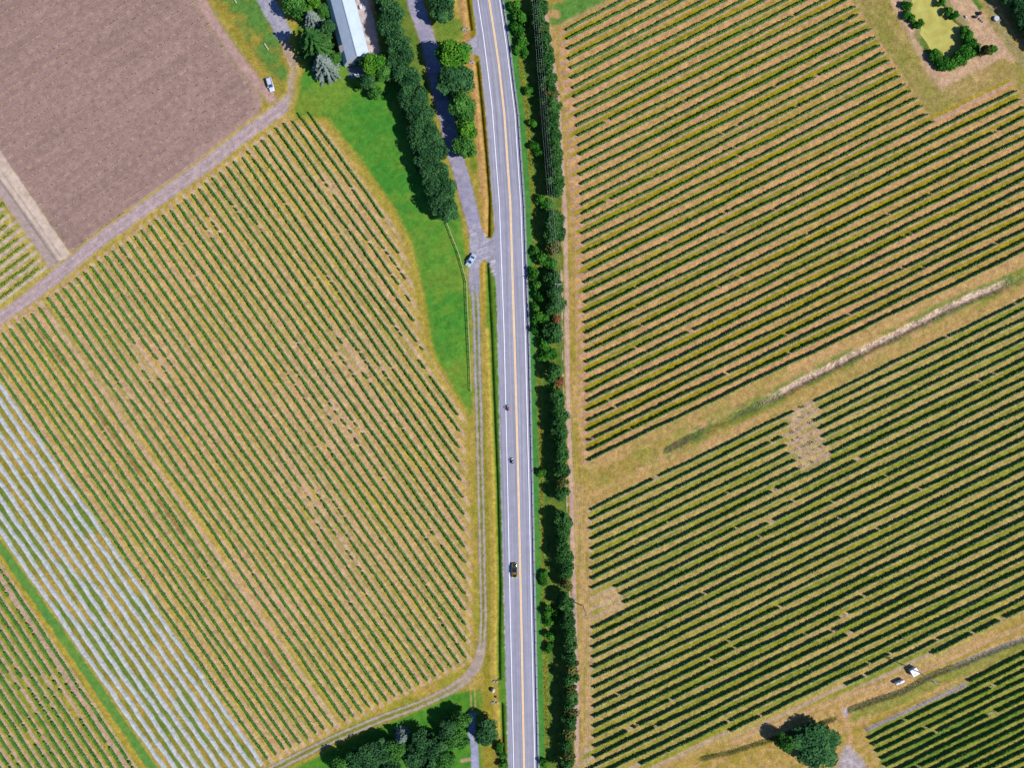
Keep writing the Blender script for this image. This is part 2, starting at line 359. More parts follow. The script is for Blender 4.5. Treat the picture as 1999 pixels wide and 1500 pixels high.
soft = sst(.30,.18,np.abs(f+.16)+.12*(nD-.5)); lay(np.maximum(sst(-11,-2,sd),0)*soft*.85, mixc(nC, D(204,168,146), D(220,188,158)), 1.0); lay(m*np.clip(blob,0,1)*.42*sst(.1,.22,np.abs(f)), D(218,184,146))
lay(m*sst(.12,.05,np.abs(np.abs(f)-.36))*.35, STRAW)
darkal = np.isin(q, [38]) & (sd > 0); lay(darkal*sst(.2,.35,np.abs(f))*sst(.35,.6,nB)*.7, D(150,118,64))
# --- nets block, green strip, lower left block
sd = poly_sd('nets'); m = sst(-4,3,sd); un = row_index('nets', X, Y); CLS[sd > 0] = 3
lay(m, mixc(sst(.3,.7,vn(X*.57+Y*.82,un*17,50,14,1)), D(146,142,52), D(184,158,72)), 1.0); lay(m*sst(.5,.8,vn(X*.57+Y*.82,un*17,70,16,3))*.8, D(106,138,52))
sd = poly_sd('lowleft'); m = sst(-4,4,sd); uq = row_index('lowleft', X, Y); f = uq-np.round(uq); CLS[sd > 0] = 3
gl = line_d([(-300,620),(0,1052),(118,1222),(300,1490),(500,1770)], signed=True)
lay(sst(36,30,np.abs(gl-22)+6*(nC-.5)), D(190,164,66)); lay(sst(11,7,np.abs(gl-9)+5*(nC-.5)), mixc(nB, D(88,150,72), D(120,158,64)), .6)
lay(m, mixc(.5+1.4*(nA-.5)+(nC-.5), D(188,166,64), D(136,152,52)), 1.0); lay(m*sst(.27,.17,np.abs(f+.16)+.1*(nD-.5))*.8, D(208,174,156)); lay(m*sst(.3,.1,np.abs(uq-.55))*.7, D(205,170,156))
# --- lawn
sd = poly_sd('lawn'); m = sst(-5,5,sd+5*(nC-.5)); CLS[sd > 0] = 1
ln = mixc(.45+1.3*(nA-.5)+1.1*(nB-.5)+.9*(nC-.5)+.5*(vn(X*.9-Y*.45,X*.45+Y*.9,60,5,2)-.5), D(74,146,50), D(110,158,54)); lay(sst(-26,-2,sd+5*(nC-.5))*(X > 560)*sst(870,840,X), D(178,160,66)); lay(m, ln, .7)
lay(m*sst(.55,.75,nA)*.35, D(132,154,58)); lay(m*sst(.6,.72,nC)*sst(.5,.7,nB)*.5, D(140,148,60))
lay(sst(2.5,.8,np.abs(line_d([(832,552),(900,540)])))*.6, D(120,140,56)); lay(m*sst(40,10,line_d([(600,215),(570,190)]))*.35, D(150,148,56))
sd = poly_sd([(584,-30),(800,-30),(860,300),(800,300),(760,130),(690,115),(600,130),(575,95)]); lay(sst(-4,6,sd)*.9, mixc(nB, D(84,128,46), D(120,138,58)), .8)
sd = poly_sd('bottomlawn'); m = sst(-5,5,sd+5*(nC-.5)); lay(m*sst(30,-8,X-930), mixc(.5+1.5*(nC-.5), D(70,140,44), D(100,150,46)), .6)
# --- verge left of the road: driveways, ditch
xd = x_dit(Y); xl = x_le(Y)
vm = sst(920,930,X+np.where(Y < 500, (500-Y)*.07, 0))*(X < xl)
low = sst(500,560,Y)
lay(low*sst(942,946,X)*sst(xl+2,xl-2,X), D(158,146,52)); lay(low*sst(8,4,np.abs(X-(xd-10))+4*(nC-.5)), D(182,160,74)); lay(low*sst(-4,1,X-xd)*sst(xl+2,xl-3,X), mixc(.5+nC-.5+.5*(nB-.5), D(84,138,40), D(112,150,50)))
lay(low*sst(946,940,X)*sst(940,930,X)*0, OLIVE)
upm = sst(470,455,Y)*(X > 880+np.clip(Y-200,0,300)*.17)*sst(xl+2,xl-2,X)
lay(upm*sst(10,7,np.abs(X-(xd-7))+3*(nC-.5)), D(188,148,92)); lay(upm*sst(-2,1,X-xd), D(152,138,30)); 
lay(sst(3.2,1.4,np.abs(X-xl)+3*(nD-.5))*1.0, D(186,178,186), .8)
DD = line_d(DRIVE); sd2 = np.where(Y < 120, 14.5, np.where(Y > 420, 13, np.interp(Y,[120,300,420],[15,14,14])))
m = sst(1.5,-1.5,DD-sd2+3*(nD-.5)); lay(sst(4,1,np.abs(DD-sd2)+3*nC-1.5)*.8, D(150,140,90)); lay(m, mixc(nC, D(158,152,176), D(180,174,192)), .6); CLS[DD < 13] = 5
for P in ([(916,440),(960,452),(974,452),(974,530),(966,545),(958,520),(948,505),(938,520),(918,530)], [(893,86),(912,83),(928,70),(938,60),(948,125),(938,110),(920,104),(900,100)]):
    sd = poly_sd(P); m = sst(-2,2,sd+2*(nD-.5)); lay(m, mixc(nC, D(160,156,172), D(190,184,198)), .9); CLS[sd > 0] = 5
jx = sst(.5,.75,vn(X-Y*.4, Y+X*.4, 16, 4, 2)); lay(sst(26,12,line_d([(935,455),(950,480),(960,520)]))*jx*.7, D(208,204,214))
for P in ([(949,462),(956,440),(966,446),(964,466)], ):
    pass
sd = poly_sd([(842,40),(870,30),(902,36),(908,60),(898,76),(880,84),(862,92),(852,84)]); lay(sst(-4,5,sd+6*(nC-.5))*.9, mixc(nB, D(92,140,50), D(128,148,56)), .8)
sd = poly_sd([(866,95),(900,110),(914,150),(924,230),(930,300),(936,360),(922,330),(905,290),(890,230),(874,160)]); lay(sst(-3,6,sd+6*(nC-.5))*.85, mixc(nB, D(96,132,48), D(132,142,52)), .9)
isl = poly_sd([(930,380),(946,378),(960,420),(966,446),(960,466),(950,465),(938,440)]); lay(sst(-1,2,isl+nD-.5), mixc(nC, D(165,150,55), D(182,150,80)), 1)
xd2 = x_dit(Y); lay(sst(-1,1,isl)*sst(6,4,np.abs(X-(xd2-6))), D(190,150,88)); lay(sst(-1,1,isl)*sst(-1,2,X-xd2), D(152,142,36))
isl2 = poly_sd([(935,520),(944,505),(953,516),(964,548),(970,590),(970,640),(940,640)]); lay(sst(-1,2,isl2+nD-.5), mixc(sst(-4,4,X-948), D(182,152,66), D(100,138,42)), 1)
sd = line_d(LANE2, signed=True); ad = np.abs(sd); wv = np.interp(Y, [520,560,650,1240,1300,1560],[9,8,7.2,7,9,8])
rut = sst(3.0,1.6,np.abs(ad-wv*.62)+2*(nD-.5)); solid = np.interp(Y,[540,600,1230,1270,1320,1390],[1,0,0,.9,.9,0])
edge = sst(wv+2,wv,ad); lay(edge*np.maximum(rut, solid), mixc(sst(700,900,Y), D(172,168,182), D(190,168,158)), .7); lay(edge*(1-rut)*(1-solid)*.8, D(122,138,62)); CLS[(ad < wv) & (Y > 540)] = 4
sd = line_d([(922,1330),(924,1380)]); lay(sst(2,1,np.abs(sd-4)+2*(nD-.5))*.8, D(200,165,110))
sd = line_d([(922,1380),(921,1430),(926,1460),(929,1520)]); m = sst(8.5,6,sd+2*(nD-.5)); lay(m*sst(1385,1400,Y), D(168,170,200), .7); CLS[(sd < 7) & (Y > 1400)] = 5
lay(sst(5,2,line_d([(902,1487),(918,1484)]))*.9, D(200,165,140))
lay(sst(1515,1490,np.abs(Y-1475)*1.0+1490-8)*0, OLIVE)
sd = poly_sd([(962,1440),(988,1440),(992,1520),(965,1520)]); lay(sst(-3,6,sd)*.8, mixc(nC, D(110,110,44), D(150,135,60)))
# barn yard
sd = poly_sd([(690,-40),(715,-40),(733,50),(742,100),(735,116),(700,116)]); lay(sst(-2,3,sd+3*(nD-.5)), mixc(nC, D(196,180,182), D(222,206,204)), .7)
sd = poly_sd([(716,-10),(730,-10),(734,28),(724,25)]); lay(sst(-2,3,sd+4*(nC-.5)), D(196,150,110))
# --- right of the road
xr = x_re(Y); off = X-xr; lane = x_lane(Y); rr = (off > 0) & (X < lane+60)
lay(((off > -1) & (X < lane+30))*1.0, mixc(.4+1.2*(nC-.5)+(nB-.5), D(80,118,44), D(128,138,54)), 1.1)
lay(sst(22,17,np.abs(off-12)*1.5+4*(nC-.5))*(off > -2), mixc(nC, D(64,142,66), D(96,150,60)), .6)
lay(sst(6,3,np.abs(off-18)+6*(nC-.5))*(off > 0), mixc(nB, D(160,140,54), D(124,146,48)), 1.1)
lay(sst(2,.6,np.abs(off+.4)), D(170,172,182), .5)
# headland east of the lane
hd = X-lane; hm = sst(-4,2,hd)*sst(1420,1200,X)*(X > 1050)
east = (hd > -6) & (X < 1175+0*Y)
lay(east*1.0, mixc(.5+1.1*(nB-.5)+.8*(vn(X,Y,7,60,1)-.5), D(160,148,54), D(194,160,92)), 1.0)
lay(east*sst(.5,.7,vn(X,Y,5,90,3)+.5*(nC-.5))*.55, D(210,170,120))
lay(sst(4.6,2.6,np.abs(hd+np.where(Y < 560, 0, 0))+3*(nC-.5)+1.5*(nD-.5)), mixc(nB, D(198,164,156), D(218,184,160)), .6); CLS[np.abs(hd) < 3] = 4
lay(sst(3,1.4,np.abs(hd+9)+3*(nC-.5)+1)*sst(.42,.6,vn(X,Y,8,22,2)), D(214,180,150)); lay(sst(14,6,hd)*0, OLIVE)
lay(sst(1140,1190,Y)*sst(1440,1400,Y)*sst(8,3,np.abs(hd+3)+3*(nC-.5))*.8, D(200,168,165))
sd = poly_sd([(1070,12),(1092,4),(1150,-20),(1190,4),(1142,30),(1100,48),(1076,50)]); lay(sst(-4,6,sd+5*(nC-.5)), D(98,146,62)); lay(sst(12,5,line_d([(1078,25),(1086,28)])), D(190,155,100))
# upper right block
def vineyard(b, colA, colB, soil, greener=.0, asym=.06):
    sd = poly_sd(b); m = sst(-7,3,sd+3*(nC-.5)); u = row_index(b, X, Y); f = u-np.round(u); q = np.floor(u).astype(int)
    al = X*.9-Y*.43; par = (q % 2)*1.0
    t = np.clip(par*.75+.12+.9*(vn(al,u*19,140,10,1)-.5)+.5*(nC-.5)+.9*(nA-.5), 0, 1)
    lay(sst(-18,2,sd+5*(nC-.5))*.9, D(196,160,100)); lay(m, mixc(t, colA, colB), 1.15)
    lay(m*sst(.55,.8,vn(al,u*19,120,12,4))*(1-par)*(.35+greener), D(104,138,48))
    so_ = sst(.30,.18,np.abs(f-asym)+.10*(nD-.5)); lay(sst(-13,-3,sd)*so_*.9, mixc(nC, soil, soil*1.15), 1.0)
    CLS[sd > 0] = 3
    return sd
vineyard('upright', D(166,152,34), D(212,166,104), D(194,156,130))
vineyard('lowright', D(158,156,50), D(192,168,92), D(188,160,132))
vineyard('botright', D(140,150,48), D(172,164,72), D(170,158,110), .35)
# the bare patch in the lower block
sd = poly_sd([(1535,815),(1582,780),(1602,840),(1622,905),(1560,918)]); lay(sst(-9,9,sd+16*(nC-.5)+8*(nD-.5))*(.35+.35*sst(.35,.6,nB)), mixc(nC, D(208,174,140), D(200,166,142)), 1.2)
sd = poly_sd([(1165,1165),(1195,1150),(1215,1172),(1215,1195),(1180,1200)]); lay(sst(-7,8,sd+14*(nC-.5))*.75, D(206,174,128), 1.2)
# corridor between the blocks with its ditch
al = X*.9-Y*.43; ac = X*.43+Y*.9
cor = poly_sd([(1146,906),(1400,782),(2090,450),(2090,536),(1500,822),(1151,990)]); lay(sst(-3,3,cor+2*(nD-.5)), mixc(.5+1.2*(vn(al,ac,120,8,2)-.5)+.8*(nC-.5), D(172,150,72), D(204,166,112)), 1.1)
lay(sst(-3,3,cor)*sst(.5,.75,fbm(X,Y,40,3))*.6, D(148,150,66)); lay(sst(-3,3,cor)*sst(20,6,np.abs(cor-6)+3*(nC-.5))*.3, D(212,168,110))
d2 = line_d(DITCH2, signed=True); a2 = np.abs(d2); pale = sst(1470,1560,X)*sst(1975,1940,X)
lay(sst(20,12,a2)*sst(.4,.6,fbm(X,Y,30,1))*.7, D(112,140,56))
lay(sst(8,4,a2+5*(nC-.5))*(1-pale)*np.where(X < 1375, 1, .35+.65*sst(.4,.65,vn(X,Y,30,seed=2))), mixc(sst(.4,.6,vn(X,Y,6,seed=3))+.5*sst(1370,1400,X), D(112,92,74), D(96,124,56)), 1.4)
lay(sst(10,5,a2+5*(nC-.5)+2*(nD-.5))*pale, mixc(np.clip(.25+.9*sst(.4,.75,nD*.5+nC*.5)-.25*np.sign(d2)*0+.45*sst(0,6,d2)*(.4+nC),0,1), D(232,206,178), D(168,142,122)), 1.6)  # lower bank coloured darker: shade of the side facing away from the sun
Z -= (.4+.55*pale)*np.exp(-((d2-2.5)/6.0)**2)*sst(1290,1320,X)
# lower right strip
sd = poly_sd([(1250,1512),(1420,1446),(1650,1354),(1818,1294),(2100,1150),(2100,1222),(1688,1426),(1740,1540),(1200,1560)]); m = sst(-3,3,sd+2*(nD-.5))
lay(m, mixc(.5+1.1*(vn(al,ac,100,8,4)-.5)+(nC-.5), D(170,150,58), D(204,164,108)), 1.1); lay(m*sst(5,2,np.abs(line_d([(1430,1452),(1650,1362),(1830,1300),(2100,1175)]))+3*(nC-.5))*.7, D(206,168,130))
lay(m*sst(7,4,line_d([(1642,1372),(1655,1420),(1672,1510)])+4*(nC-.5))*.8, D(206,166,112))
d3 = line_d(DITCH3, signed=True); a3 = np.abs(d3); lay(sst(8,5,a3+4*(nC-.5))*sst(1645,1660,X), mixc(sst(1840,1900,X)*.8+.3*(nD-.5), D(122,112,70), D(172,162,158)), 1.5)
lay(sst(14,9,np.abs(d3-13)+4*(nC-.5))*sst(1650,1670,X)*.6, D(124,146,52)); Z -= .7*np.exp(-(d3/4.5)**2)*sst(1645,1665,X)
lay(sst(6,3,line_d([(1649,1386),(1652,1398)]))*.9, D(196,176,180))
d4 = line_d(DITCH4); lay(sst(7,3,d4+4*(nC-.5))*.85, mixc(nC, D(122,122,60), D(150,138,80)), 1.4); Z -= .5*np.exp(-(d4/4.0)**2)
sd = poly_sd([(1640,1475),(1655,1455),(1690,1490),(1690,1520),(1630,1520)]); lay(sst(-6,6,sd+6*(nC-.5)), D(190,176,176))
sd = line_d([(1692,1425),(1885,1339)]); lay(sst(4.2,2.6,sd+1.5*(nD-.5)), D(158,142,146), 1.2)
# pond surroundings
sd = poly_sd([(1640,-60),(1668,5),(1815,226),(1972,152),(2040,262),(2100,300),(2100,-60)]); m = sst(-3,4,sd)
lay(m, mixc(.5+1.2*(nB-.5)+(nC-.5), D(156,146,70), D(190,160,104)), 1.1); lay(m*sst(10,5,line_d([(1668,-10),(1760,120),(1840,205)])-16+6*(nC-.5))*.25, D(130,140,60))
sd = poly_sd('pondbank'); lay(sst(-5,6,sd+8*(nC-.5)), mixc(nC, D(200,164,138), D(216,180,138)), .9)
lay(sst(7,3,line_d([(1925,-10),(1945,40),(1975,90),(2010,140)])+4*(nC-.5))*.8, D(160,150,108)); lay(sst(5,2,line_d([(1935,-10),(1962,40),(2005,110)])+3*(nC-.5)), D(214,166,106)); lay(sst(6,3,line_d([(1896,-10),(1912,14)])+3*(nC-.5)), D(92,140,50))
ps = poly_sd('pond'); lay(sst(16,7,np.abs(ps+4)+9*(nC-.5))*np.maximum(sst(60,80,Y),.55), mixc(nC, D(84,128,48), D(128,140,56)), 1.2); lay(sst(-7,-1,ps+3*(nC-.5)), D(120,118,60)); Z -= .9*sst(-6,4,ps)
# ditch beside the road
dm = np.where(Y < 470, 1.0, 0)*((Y < 58) | (Y > 120))*(Y < 462) + (Y > 512)*(Y < 1328) + (Y > 1374)
Z -= .95*np.exp(-((X-xd)/4.2)**2)*dm*(X < xl-1)
Z += (fbm(X, Y, 25, 4)-.5)*.12*((X < xl-14) | (X > xr+5))*((X > -60) & (X < 2060) & (Y > -60) & (Y < 1560))
Z[np.abs(X-(xl+xr)/2) < 24] = -0.02
C *= (1+GR*(.34*(vn(X,Y,2.6,seed=3)-.5)+.26*(vn(X,Y,5.5,seed=1)-.5)))[:, None]
W = np.stack([(X-CX)*S, (CY-Y)*S, Z], 1).astype(np.float32)
names = {0: 'ground', 1: 'lawn', 2: 'ploughed_field', 3: 'vineyard_ground', 4: 'dirt_track', 5: 'gravel_driveway'}
ii = np.arange(NX*NY).reshape(NY, NX)
FQ = np.stack([ii[1:,:-1], ii[1:,1:], ii[:-1,1:], ii[:-1,:-1]], -1).reshape(-1, 4)
fc = CLS[FQ[:,3]]; M_ground = ground_material("soil_and_grass")
for k, nm in names.items():
    Fk = FQ[fc == k]; used, inv = np.unique(Fk, return_inverse=True)
    me = mesh_from(nm, W[used], inv.reshape(-1, 4), M_ground, smooth=True)
    a = me.attributes.new("soil", 'FLOAT_COLOR', 'POINT')
    a.data.foreach_set("color", np.concatenate([C[used], GR[used, None]*.9], 1).astype(np.float32).ravel())
    set_props(put(nm, me), kind='structure')

# ------------------------------------------------------------------ pond water under duckweed
def flat_poly(name, pts, z, mat, sub=None):
    vs = [((p[0]-CX)*S, (CY-p[1])*S, z) for p in pts]
    return put(name, mesh_from(name, vs, [tuple(range(len(vs)-1, -1, -1))], mat))
def pond_mat():
    m, n, out = new_mat("duckweed_water"); b = n.nodes.new("ShaderNodeBsdfPrincipled"); b.inputs["Roughness"].default_value = .55; b.inputs["Specular IOR Level"].default_value = .25
    geo = n.nodes.new("ShaderNodeNewGeometry"); nz = n.nodes.new("ShaderNodeTexNoise"); nz.inputs["Scale"].default_value = .22; nz.inputs["Detail"].default_value = 6; nz.inputs["Distortion"].default_value = 1.2
    n.links.new(geo.outputs["Position"], nz.inputs["Vector"]); r = n.nodes.new("ShaderNodeValToRGB")
    r.color_ramp.elements[0].position = .30; r.color_ramp.elements[0].color = (*D(186,172,74), 1); r.color_ramp.elements[1].position = .7; r.color_ramp.elements[1].color = (*D(212,208,108), 1)
    e = r.color_ramp.elements.new(.24); e.color = (*D(150,140,60), 1)
    n.links.new(nz.outputs[0], r.inputs[0]); n.links.new(r.outputs[0], b.inputs["Base Color"]); n.links.new(b.outputs[0], out.inputs[0]); return m
set_props(flat_poly('pond_water', [(x+(x-1830)*.08, y+(y-50)*.05) for x, y in OUTL['pond']], -.45, pond_mat()), kind='structure')

# ------------------------------------------------------------------ road and its markings
def ribbon(name, fl, fr, z, mat, y0=-420, y1=1920, step=6, nacross=1, crown=0.0):
    ys = np.arange(y0, y1+step, step); V = []; U = []
    for y in ys:
        a, b = float(fl(y)), float(fr(y))
        for k in range(nacross+1):
            t = k/nacross; x = a+(b-a)*t; V.append(((x-CX)*S, (CY-y)*S, z+crown*(1-(2*t-1)**2))); U.append((x-float(x_mid(y)))*S)
    n = nacross+1; F = []
    for j in range(len(ys)-1):
        for k in range(nacross): F.append((j*n+k, (j+1)*n+k, (j+1)*n+k+1, j*n+k+1))
    me = mesh_from(name, V, np.array(F), mat); a = me.attributes.new("across", 'FLOAT', 'POINT'); a.data.foreach_set("value", np.array(U, np.float32))
    return set_props(put(name, me), kind='structure')
def asphalt():
    m, n, out = new_mat("asphalt"); b = n.nodes.new("ShaderNodeBsdfPrincipled"); b.inputs["Roughness"].default_value = .85; b.inputs["Specular IOR Level"].default_value = .2
    at = n.nodes.new("ShaderNodeAttribute"); at.attribute_name = "across"; geo = n.nodes.new("ShaderNodeNewGeometry")
    sp = n.nodes.new("ShaderNodeSeparateXYZ"); n.links.new(geo.outputs["Position"], sp.inputs[0])
    cb = n.nodes.new("ShaderNodeCombineXYZ"); ys = n.nodes.new("ShaderNodeMath"); ys.operation = 'MULTIPLY'; ys.inputs[1].default_value = .012
    n.links.new(sp.outputs[1], ys.inputs[0]); n.links.new(at.outputs["Fac"], cb.inputs[0]); n.links.new(ys.outputs[0], cb.inputs[1])
    n1 = n.nodes.new("ShaderNodeTexNoise"); n1.inputs["Scale"].default_value = 1.5; n1.inputs["Detail"].default_value = 4; n.links.new(cb.outputs[0], n1.inputs["Vector"])
    n2 = n.nodes.new("ShaderNodeTexNoise"); n2.inputs["Scale"].default_value = .35; n2.inputs["Detail"].default_value = 8; n2.inputs["Roughness"].default_value = .7; n.links.new(geo.outputs["Position"], n2.inputs["Vector"])
    r = n.nodes.new("ShaderNodeValToRGB"); r.color_ramp.elements[0].position = .3; r.color_ramp.elements[0].color = (*D(150,149,168), 1); r.color_ramp.elements[1].position = .72; r.color_ramp.elements[1].color = (*D(190,189,206), 1)
    n.links.new(n1.outputs[0], r.inputs[0])
    rp = n.nodes.new("ShaderNodeMapRange"); rp.inputs[1].default_value = .3; rp.inputs[2].default_value = .7; rp.inputs[3].default_value = .88; rp.inputs[4].default_value = 1.10; n.links.new(n2.outputs[0], rp.inputs[0])
    sc = n.nodes.new("ShaderNodeVectorMath"); sc.operation = 'SCALE'; n.links.new(r.outputs[0], sc.inputs[0]); n.links.new(rp.outputs[0], sc.inputs["Scale"])
    n.links.new(sc.outputs[0], b.inputs["Base Color"]); n.links.new(b.outputs[0], out.inputs[0]); return m
ragged = np.random.default_rng(5)
_ry = np.arange(-430, 1940, 6.0); _rx = ragged.normal(0, .55, len(_ry))
ribbon('road', lambda y: x_le(y)+np.interp(y, _ry, _rx), lambda y: x_re(y)+.4, .02, asphalt(), nacross=8, crown=.05)
M_white = simple("road_paint_white", (.62,.61,.66), .7, var=.10, scale=.8); M_yellow = simple("road_paint_yellow", (.58,.40,.19), .7, var=.10, scale=.8)
for nm, fx, o, hw, mt in (('edge_line_marking', x_wl, 0, .58, M_white), ('edge_line_marking', x_wr, 0, .58, M_white), ('centre_line_marking', x_mid, -1.05, .72, M_yellow), ('centre_line_marking', x_mid, 1.05, .72, M_yellow)):
    ribbon(nm, lambda y, fx=fx, o=o, hw=hw: fx(y)+o-hw, lambda y, fx=fx, o=o, hw=hw: fx(y)+o+hw, .078, mt)

# ------------------------------------------------------------------ foliage makers
def quads(P, N, size, rg, aspect=1.0):
    """leaf cards: centres P, normals N"""
    n = len(P); N = N/np.linalg.norm(N, axis=1, keepdims=True)
    r = rg.normal(size=(n, 3)); T = np.cross(N, r); T /= np.linalg.norm(T, axis=1, keepdims=True)+1e-9; B = np.cross(N, T)
    s = np.asarray(size).reshape(-1, 1)*.5; T = T*s; B = B*s*aspect
    V = np.stack([P-T-B*.6, P+T*.6-B, P+T+B*.6, P-T*.6+B], 1).reshape(-1, 3)
    return V, np.arange(4*n).reshape(-1, 4)
def strand(V, F, tint, a, d, L, z, r=.012):      # the wire or hose a row is strung on
    m = max(3, int(L/4)); tt = np.linspace(0, L, m); nr = np.array([-d[1], d[0]]); q = []
    for u, w2 in ((-r, 0), (0, r), (r, 0), (0, -r)): q.append(np.stack([a[0]+d[0]*tt+nr[0]*u, a[1]+d[1]*tt+nr[1]*u, np.full(m, z+w2)], 1))
    q = np.stack(q, 1).reshape(-1, 3); j = np.arange(m-1); b = len(V)
    G4 = np.concatenate([np.stack([b+j*4+k, b+j*4+(k+1) % 4, b+(j+1)*4+(k+1) % 4, b+(j+1)*4+k], 1) for k in range(4)])
    return np.concatenate([V, q]), np.concatenate([F, G4]), np.concatenate([tint, np.full(len(G4), .3)])
def vine_mesh(name, p0, p1, h, wd, dens, mat, seed, gaps=(), patchy=0.0, core=True, size=(.20, .38)):
    rg = np.random.default_rng(seed)
    a = np.array(G(*p0))[:2]; b = np.array(G(*p1))[:2]; L = np.linalg.norm(b-a); d = (b-a)/L; nrm = np.array([-d[1], d[0]])
    cells = max(4, int(L/1.1)); dn = np.clip(rg.normal(1, .30, cells)+.35*(vn(np.arange(cells)*1.1, np.full(cells, seed*3.3), 14, seed=4)-.5), .22, 1.6); h = h*rg.uniform(.88, 1.12); wd = wd*rg.uniform(.9, 1.12)
    if patchy > 0:
        wx = a[0]+d[0]*np.arange(cells)*1.1; wy = a[1]+d[1]*np.arange(cells)*1.1
        loc = vn(wx+500, wy+500, 30, seed=1)*.30+vn(np.arange(cells)*1.1, np.full(cells, seed*7.7), 9, seed=2)*.5+rg.random(cells)*.2
        mx_ = wx/S+CX; my_ = CY-wy/S
        for bx, by, br in PALE:
            dx = mx_-bx; dy = my_-by; loc = loc-.13*np.exp(-((dx*.575+dy*.818)/(br*1.5))**2-((dx*.818-dy*.575)/br)**2)
        dn = np.where(loc < patchy, 0, dn); dn = np.where((loc >= patchy) & (loc < patchy+.1), dn*.55, dn)
    for g0, g1 in gaps:
        k0, k1 = sorted((np.dot(np.array(G(*g))[:2]-a, d)/1.1 for g in (g0, g1))); q0, q1 = max(0, int(k0)), max(0, int(k1)+1); dn[q0:q1] = rg.choice([0, 0, .08, .22], len(dn[q0:q1]))
    # leaves
    n = int(L*dens); t = rg.uniform(0, L, n); k = np.minimum((t/L*cells).astype(int), cells-1)
    keep = rg.random(n) < dn[k]*.9; t = t[keep]; k = k[keep]; n = len(t)
    lat = np.clip(rg.normal(0, wd*.36, n), -wd*.75, wd*.75); hh = h*(.9+.2*dn[k]-.1)
    wob = .10*np.sin(t*.13+seed)+.07*np.sin(t*.37+2*seed)
    z = hh*(1-(.75*rg.random(n)**1.5)) - .5*(lat/wd)**2
    P = np.stack([a[0]+d[0]*t+nrm[0]*(lat+wob), a[1]+d[1]*t+nrm[1]*(lat+wob), np.maximum(z, .15)], 1)
    N = rg.normal(size=(n, 3))*.75; N[:, :2] += nrm*(lat/wd*1.3)[:, None]; N[:, 2] = np.abs(N[:, 2])+.55
    V, F = quads(P, N, rg.uniform(size[0], size[1], n), rg); tint = np.clip(rg.normal(.5, .26, n), 0, 1)
    if core:
        step = 1.1; m = cells+1; tt = np.linspace(0, L, m); wob = .10*np.sin(tt*.13+seed)+.07*np.sin(tt*.37+2*seed)
        prof = [(-.40, .12), (-.42, .62), (-.2, .88), (.2, .88), (.42, .62), (.40, .12)]; CV = []
        for (u, vz) in prof:
            lt = u*wd*rg.uniform(.75, 1.2, m)+wob; CV.append(np.stack([a[0]+d[0]*tt+nrm[0]*lt, a[1]+d[1]*tt+nrm[1]*lt, h*vz*rg.uniform(.82, 1.08, m)], 1))
        CV = np.stack(CV, 1); np_ = len(prof); base = len(V); j = np.arange(cells)[dn > .25]; CF = []
        for q in range(np_-1): CF.append(np.stack([base+j*np_+q, base+j*np_+q+1, base+(j+1)*np_+q+1, base+(j+1)*np_+q], 1))
        if len(j):
            CF.append(np.stack([base+j*np_, base+j*np_+2, base+j*np_+3, base+j*np_+5], 1)); CF.append(np.stack([base+(j+1)*np_+5, base+(j+1)*np_+3, base+(j+1)*np_+2, base+(j+1)*np_], 1))
        CF = np.concatenate(CF); V = np.concatenate([V, CV.reshape(-1, 3)]); F = np.concatenate([F, CF]); tint = np.concatenate([tint, np.full(len(CF), .25)])
    V, F, tint = strand(V, F, tint, a, d, L, h*.5)
    return mesh_from(name, V, F, mat, tint)

M_vine = leafy("vine_leaves", D(60,122,56), D(142,192,88), patch=.3); M_vineL = leafy("vine_leaves_west", D(60,126,56), D(134,190,86), patch=.3)
M_young = leafy("young_vine_leaves", D(84,140,44), D(150,180,76)); M_seed = leafy("seedlings", D(104,100,68), D(140,138,92))
def clip_row(b, i, poly, lo, hi, step=1.0):
    ts = np.arange(lo, hi, step); best = None; cur = None
    for t in ts:
        ok = inside(poly, *row_pt(b, i, t))
        if ok and cur is None: cur = [t, t]
        elif ok: cur[1] = t
        elif cur is not None:
            if best is None or cur[1]-cur[0] > best[1]-best[0]: best = cur
            cur = None
    if cur is not None and (best is None or cur[1]-cur[0] > best[1]-best[0]): best = cur
    return best
def vine_row(me, label, group):
    set_props(put('vine_row', me), label, 'vine row', group)

# upper right block: 45 rows
endline = [(1625,-50),(1666,13),(1672,29),(1686,43),(1697,57),(1704,73),(1715,89),(1722.5,104),(1734,120),(1745,134.5),(1754,149),(1764,164),(1775,179),(1788,193),(1798.5,208),(1808,223)]
PU = [(1050,-20),(1100,-62)]+[(1600,-62)]+endline+[(1820,238),(1968,162),(1980,176),(2070,330),(2070,470),(1000,1000)]
for i in range(45):
    x0 = lux[i]+rng.uniform(-1, 1); ex = 2065
    for x in np.arange(x0+20, 2066, 1.0):
        if not inside(PU, *row_pt('upright', i, x)): ex = x; break
    gaps = [(row_pt('upright', i, 1185), row_pt('upright', i, 1193))] if i == 19 else []
    if rng.random() < .15: g = rng.uniform(x0+40, ex-40); gaps.append((row_pt('upright', i, g), row_pt('upright', i, g+rng.uniform(1, 5))))
    me = vine_mesh('vine_row', row_pt('upright', i, x0), row_pt('upright', i, ex), 1.02+.1*i/45, .52, 36, M_vine, 100+i, gaps)
    where = ("topmost vine row" if i == 0 else "bottom vine row" if i == 44 else ordinal(i+1)+" vine row from the top" if i < 23 else ordinal(45-i)+" vine row from the bottom")
    vine_row(me, where+" of the upper right vineyard block", "vine rows of the upper right block")
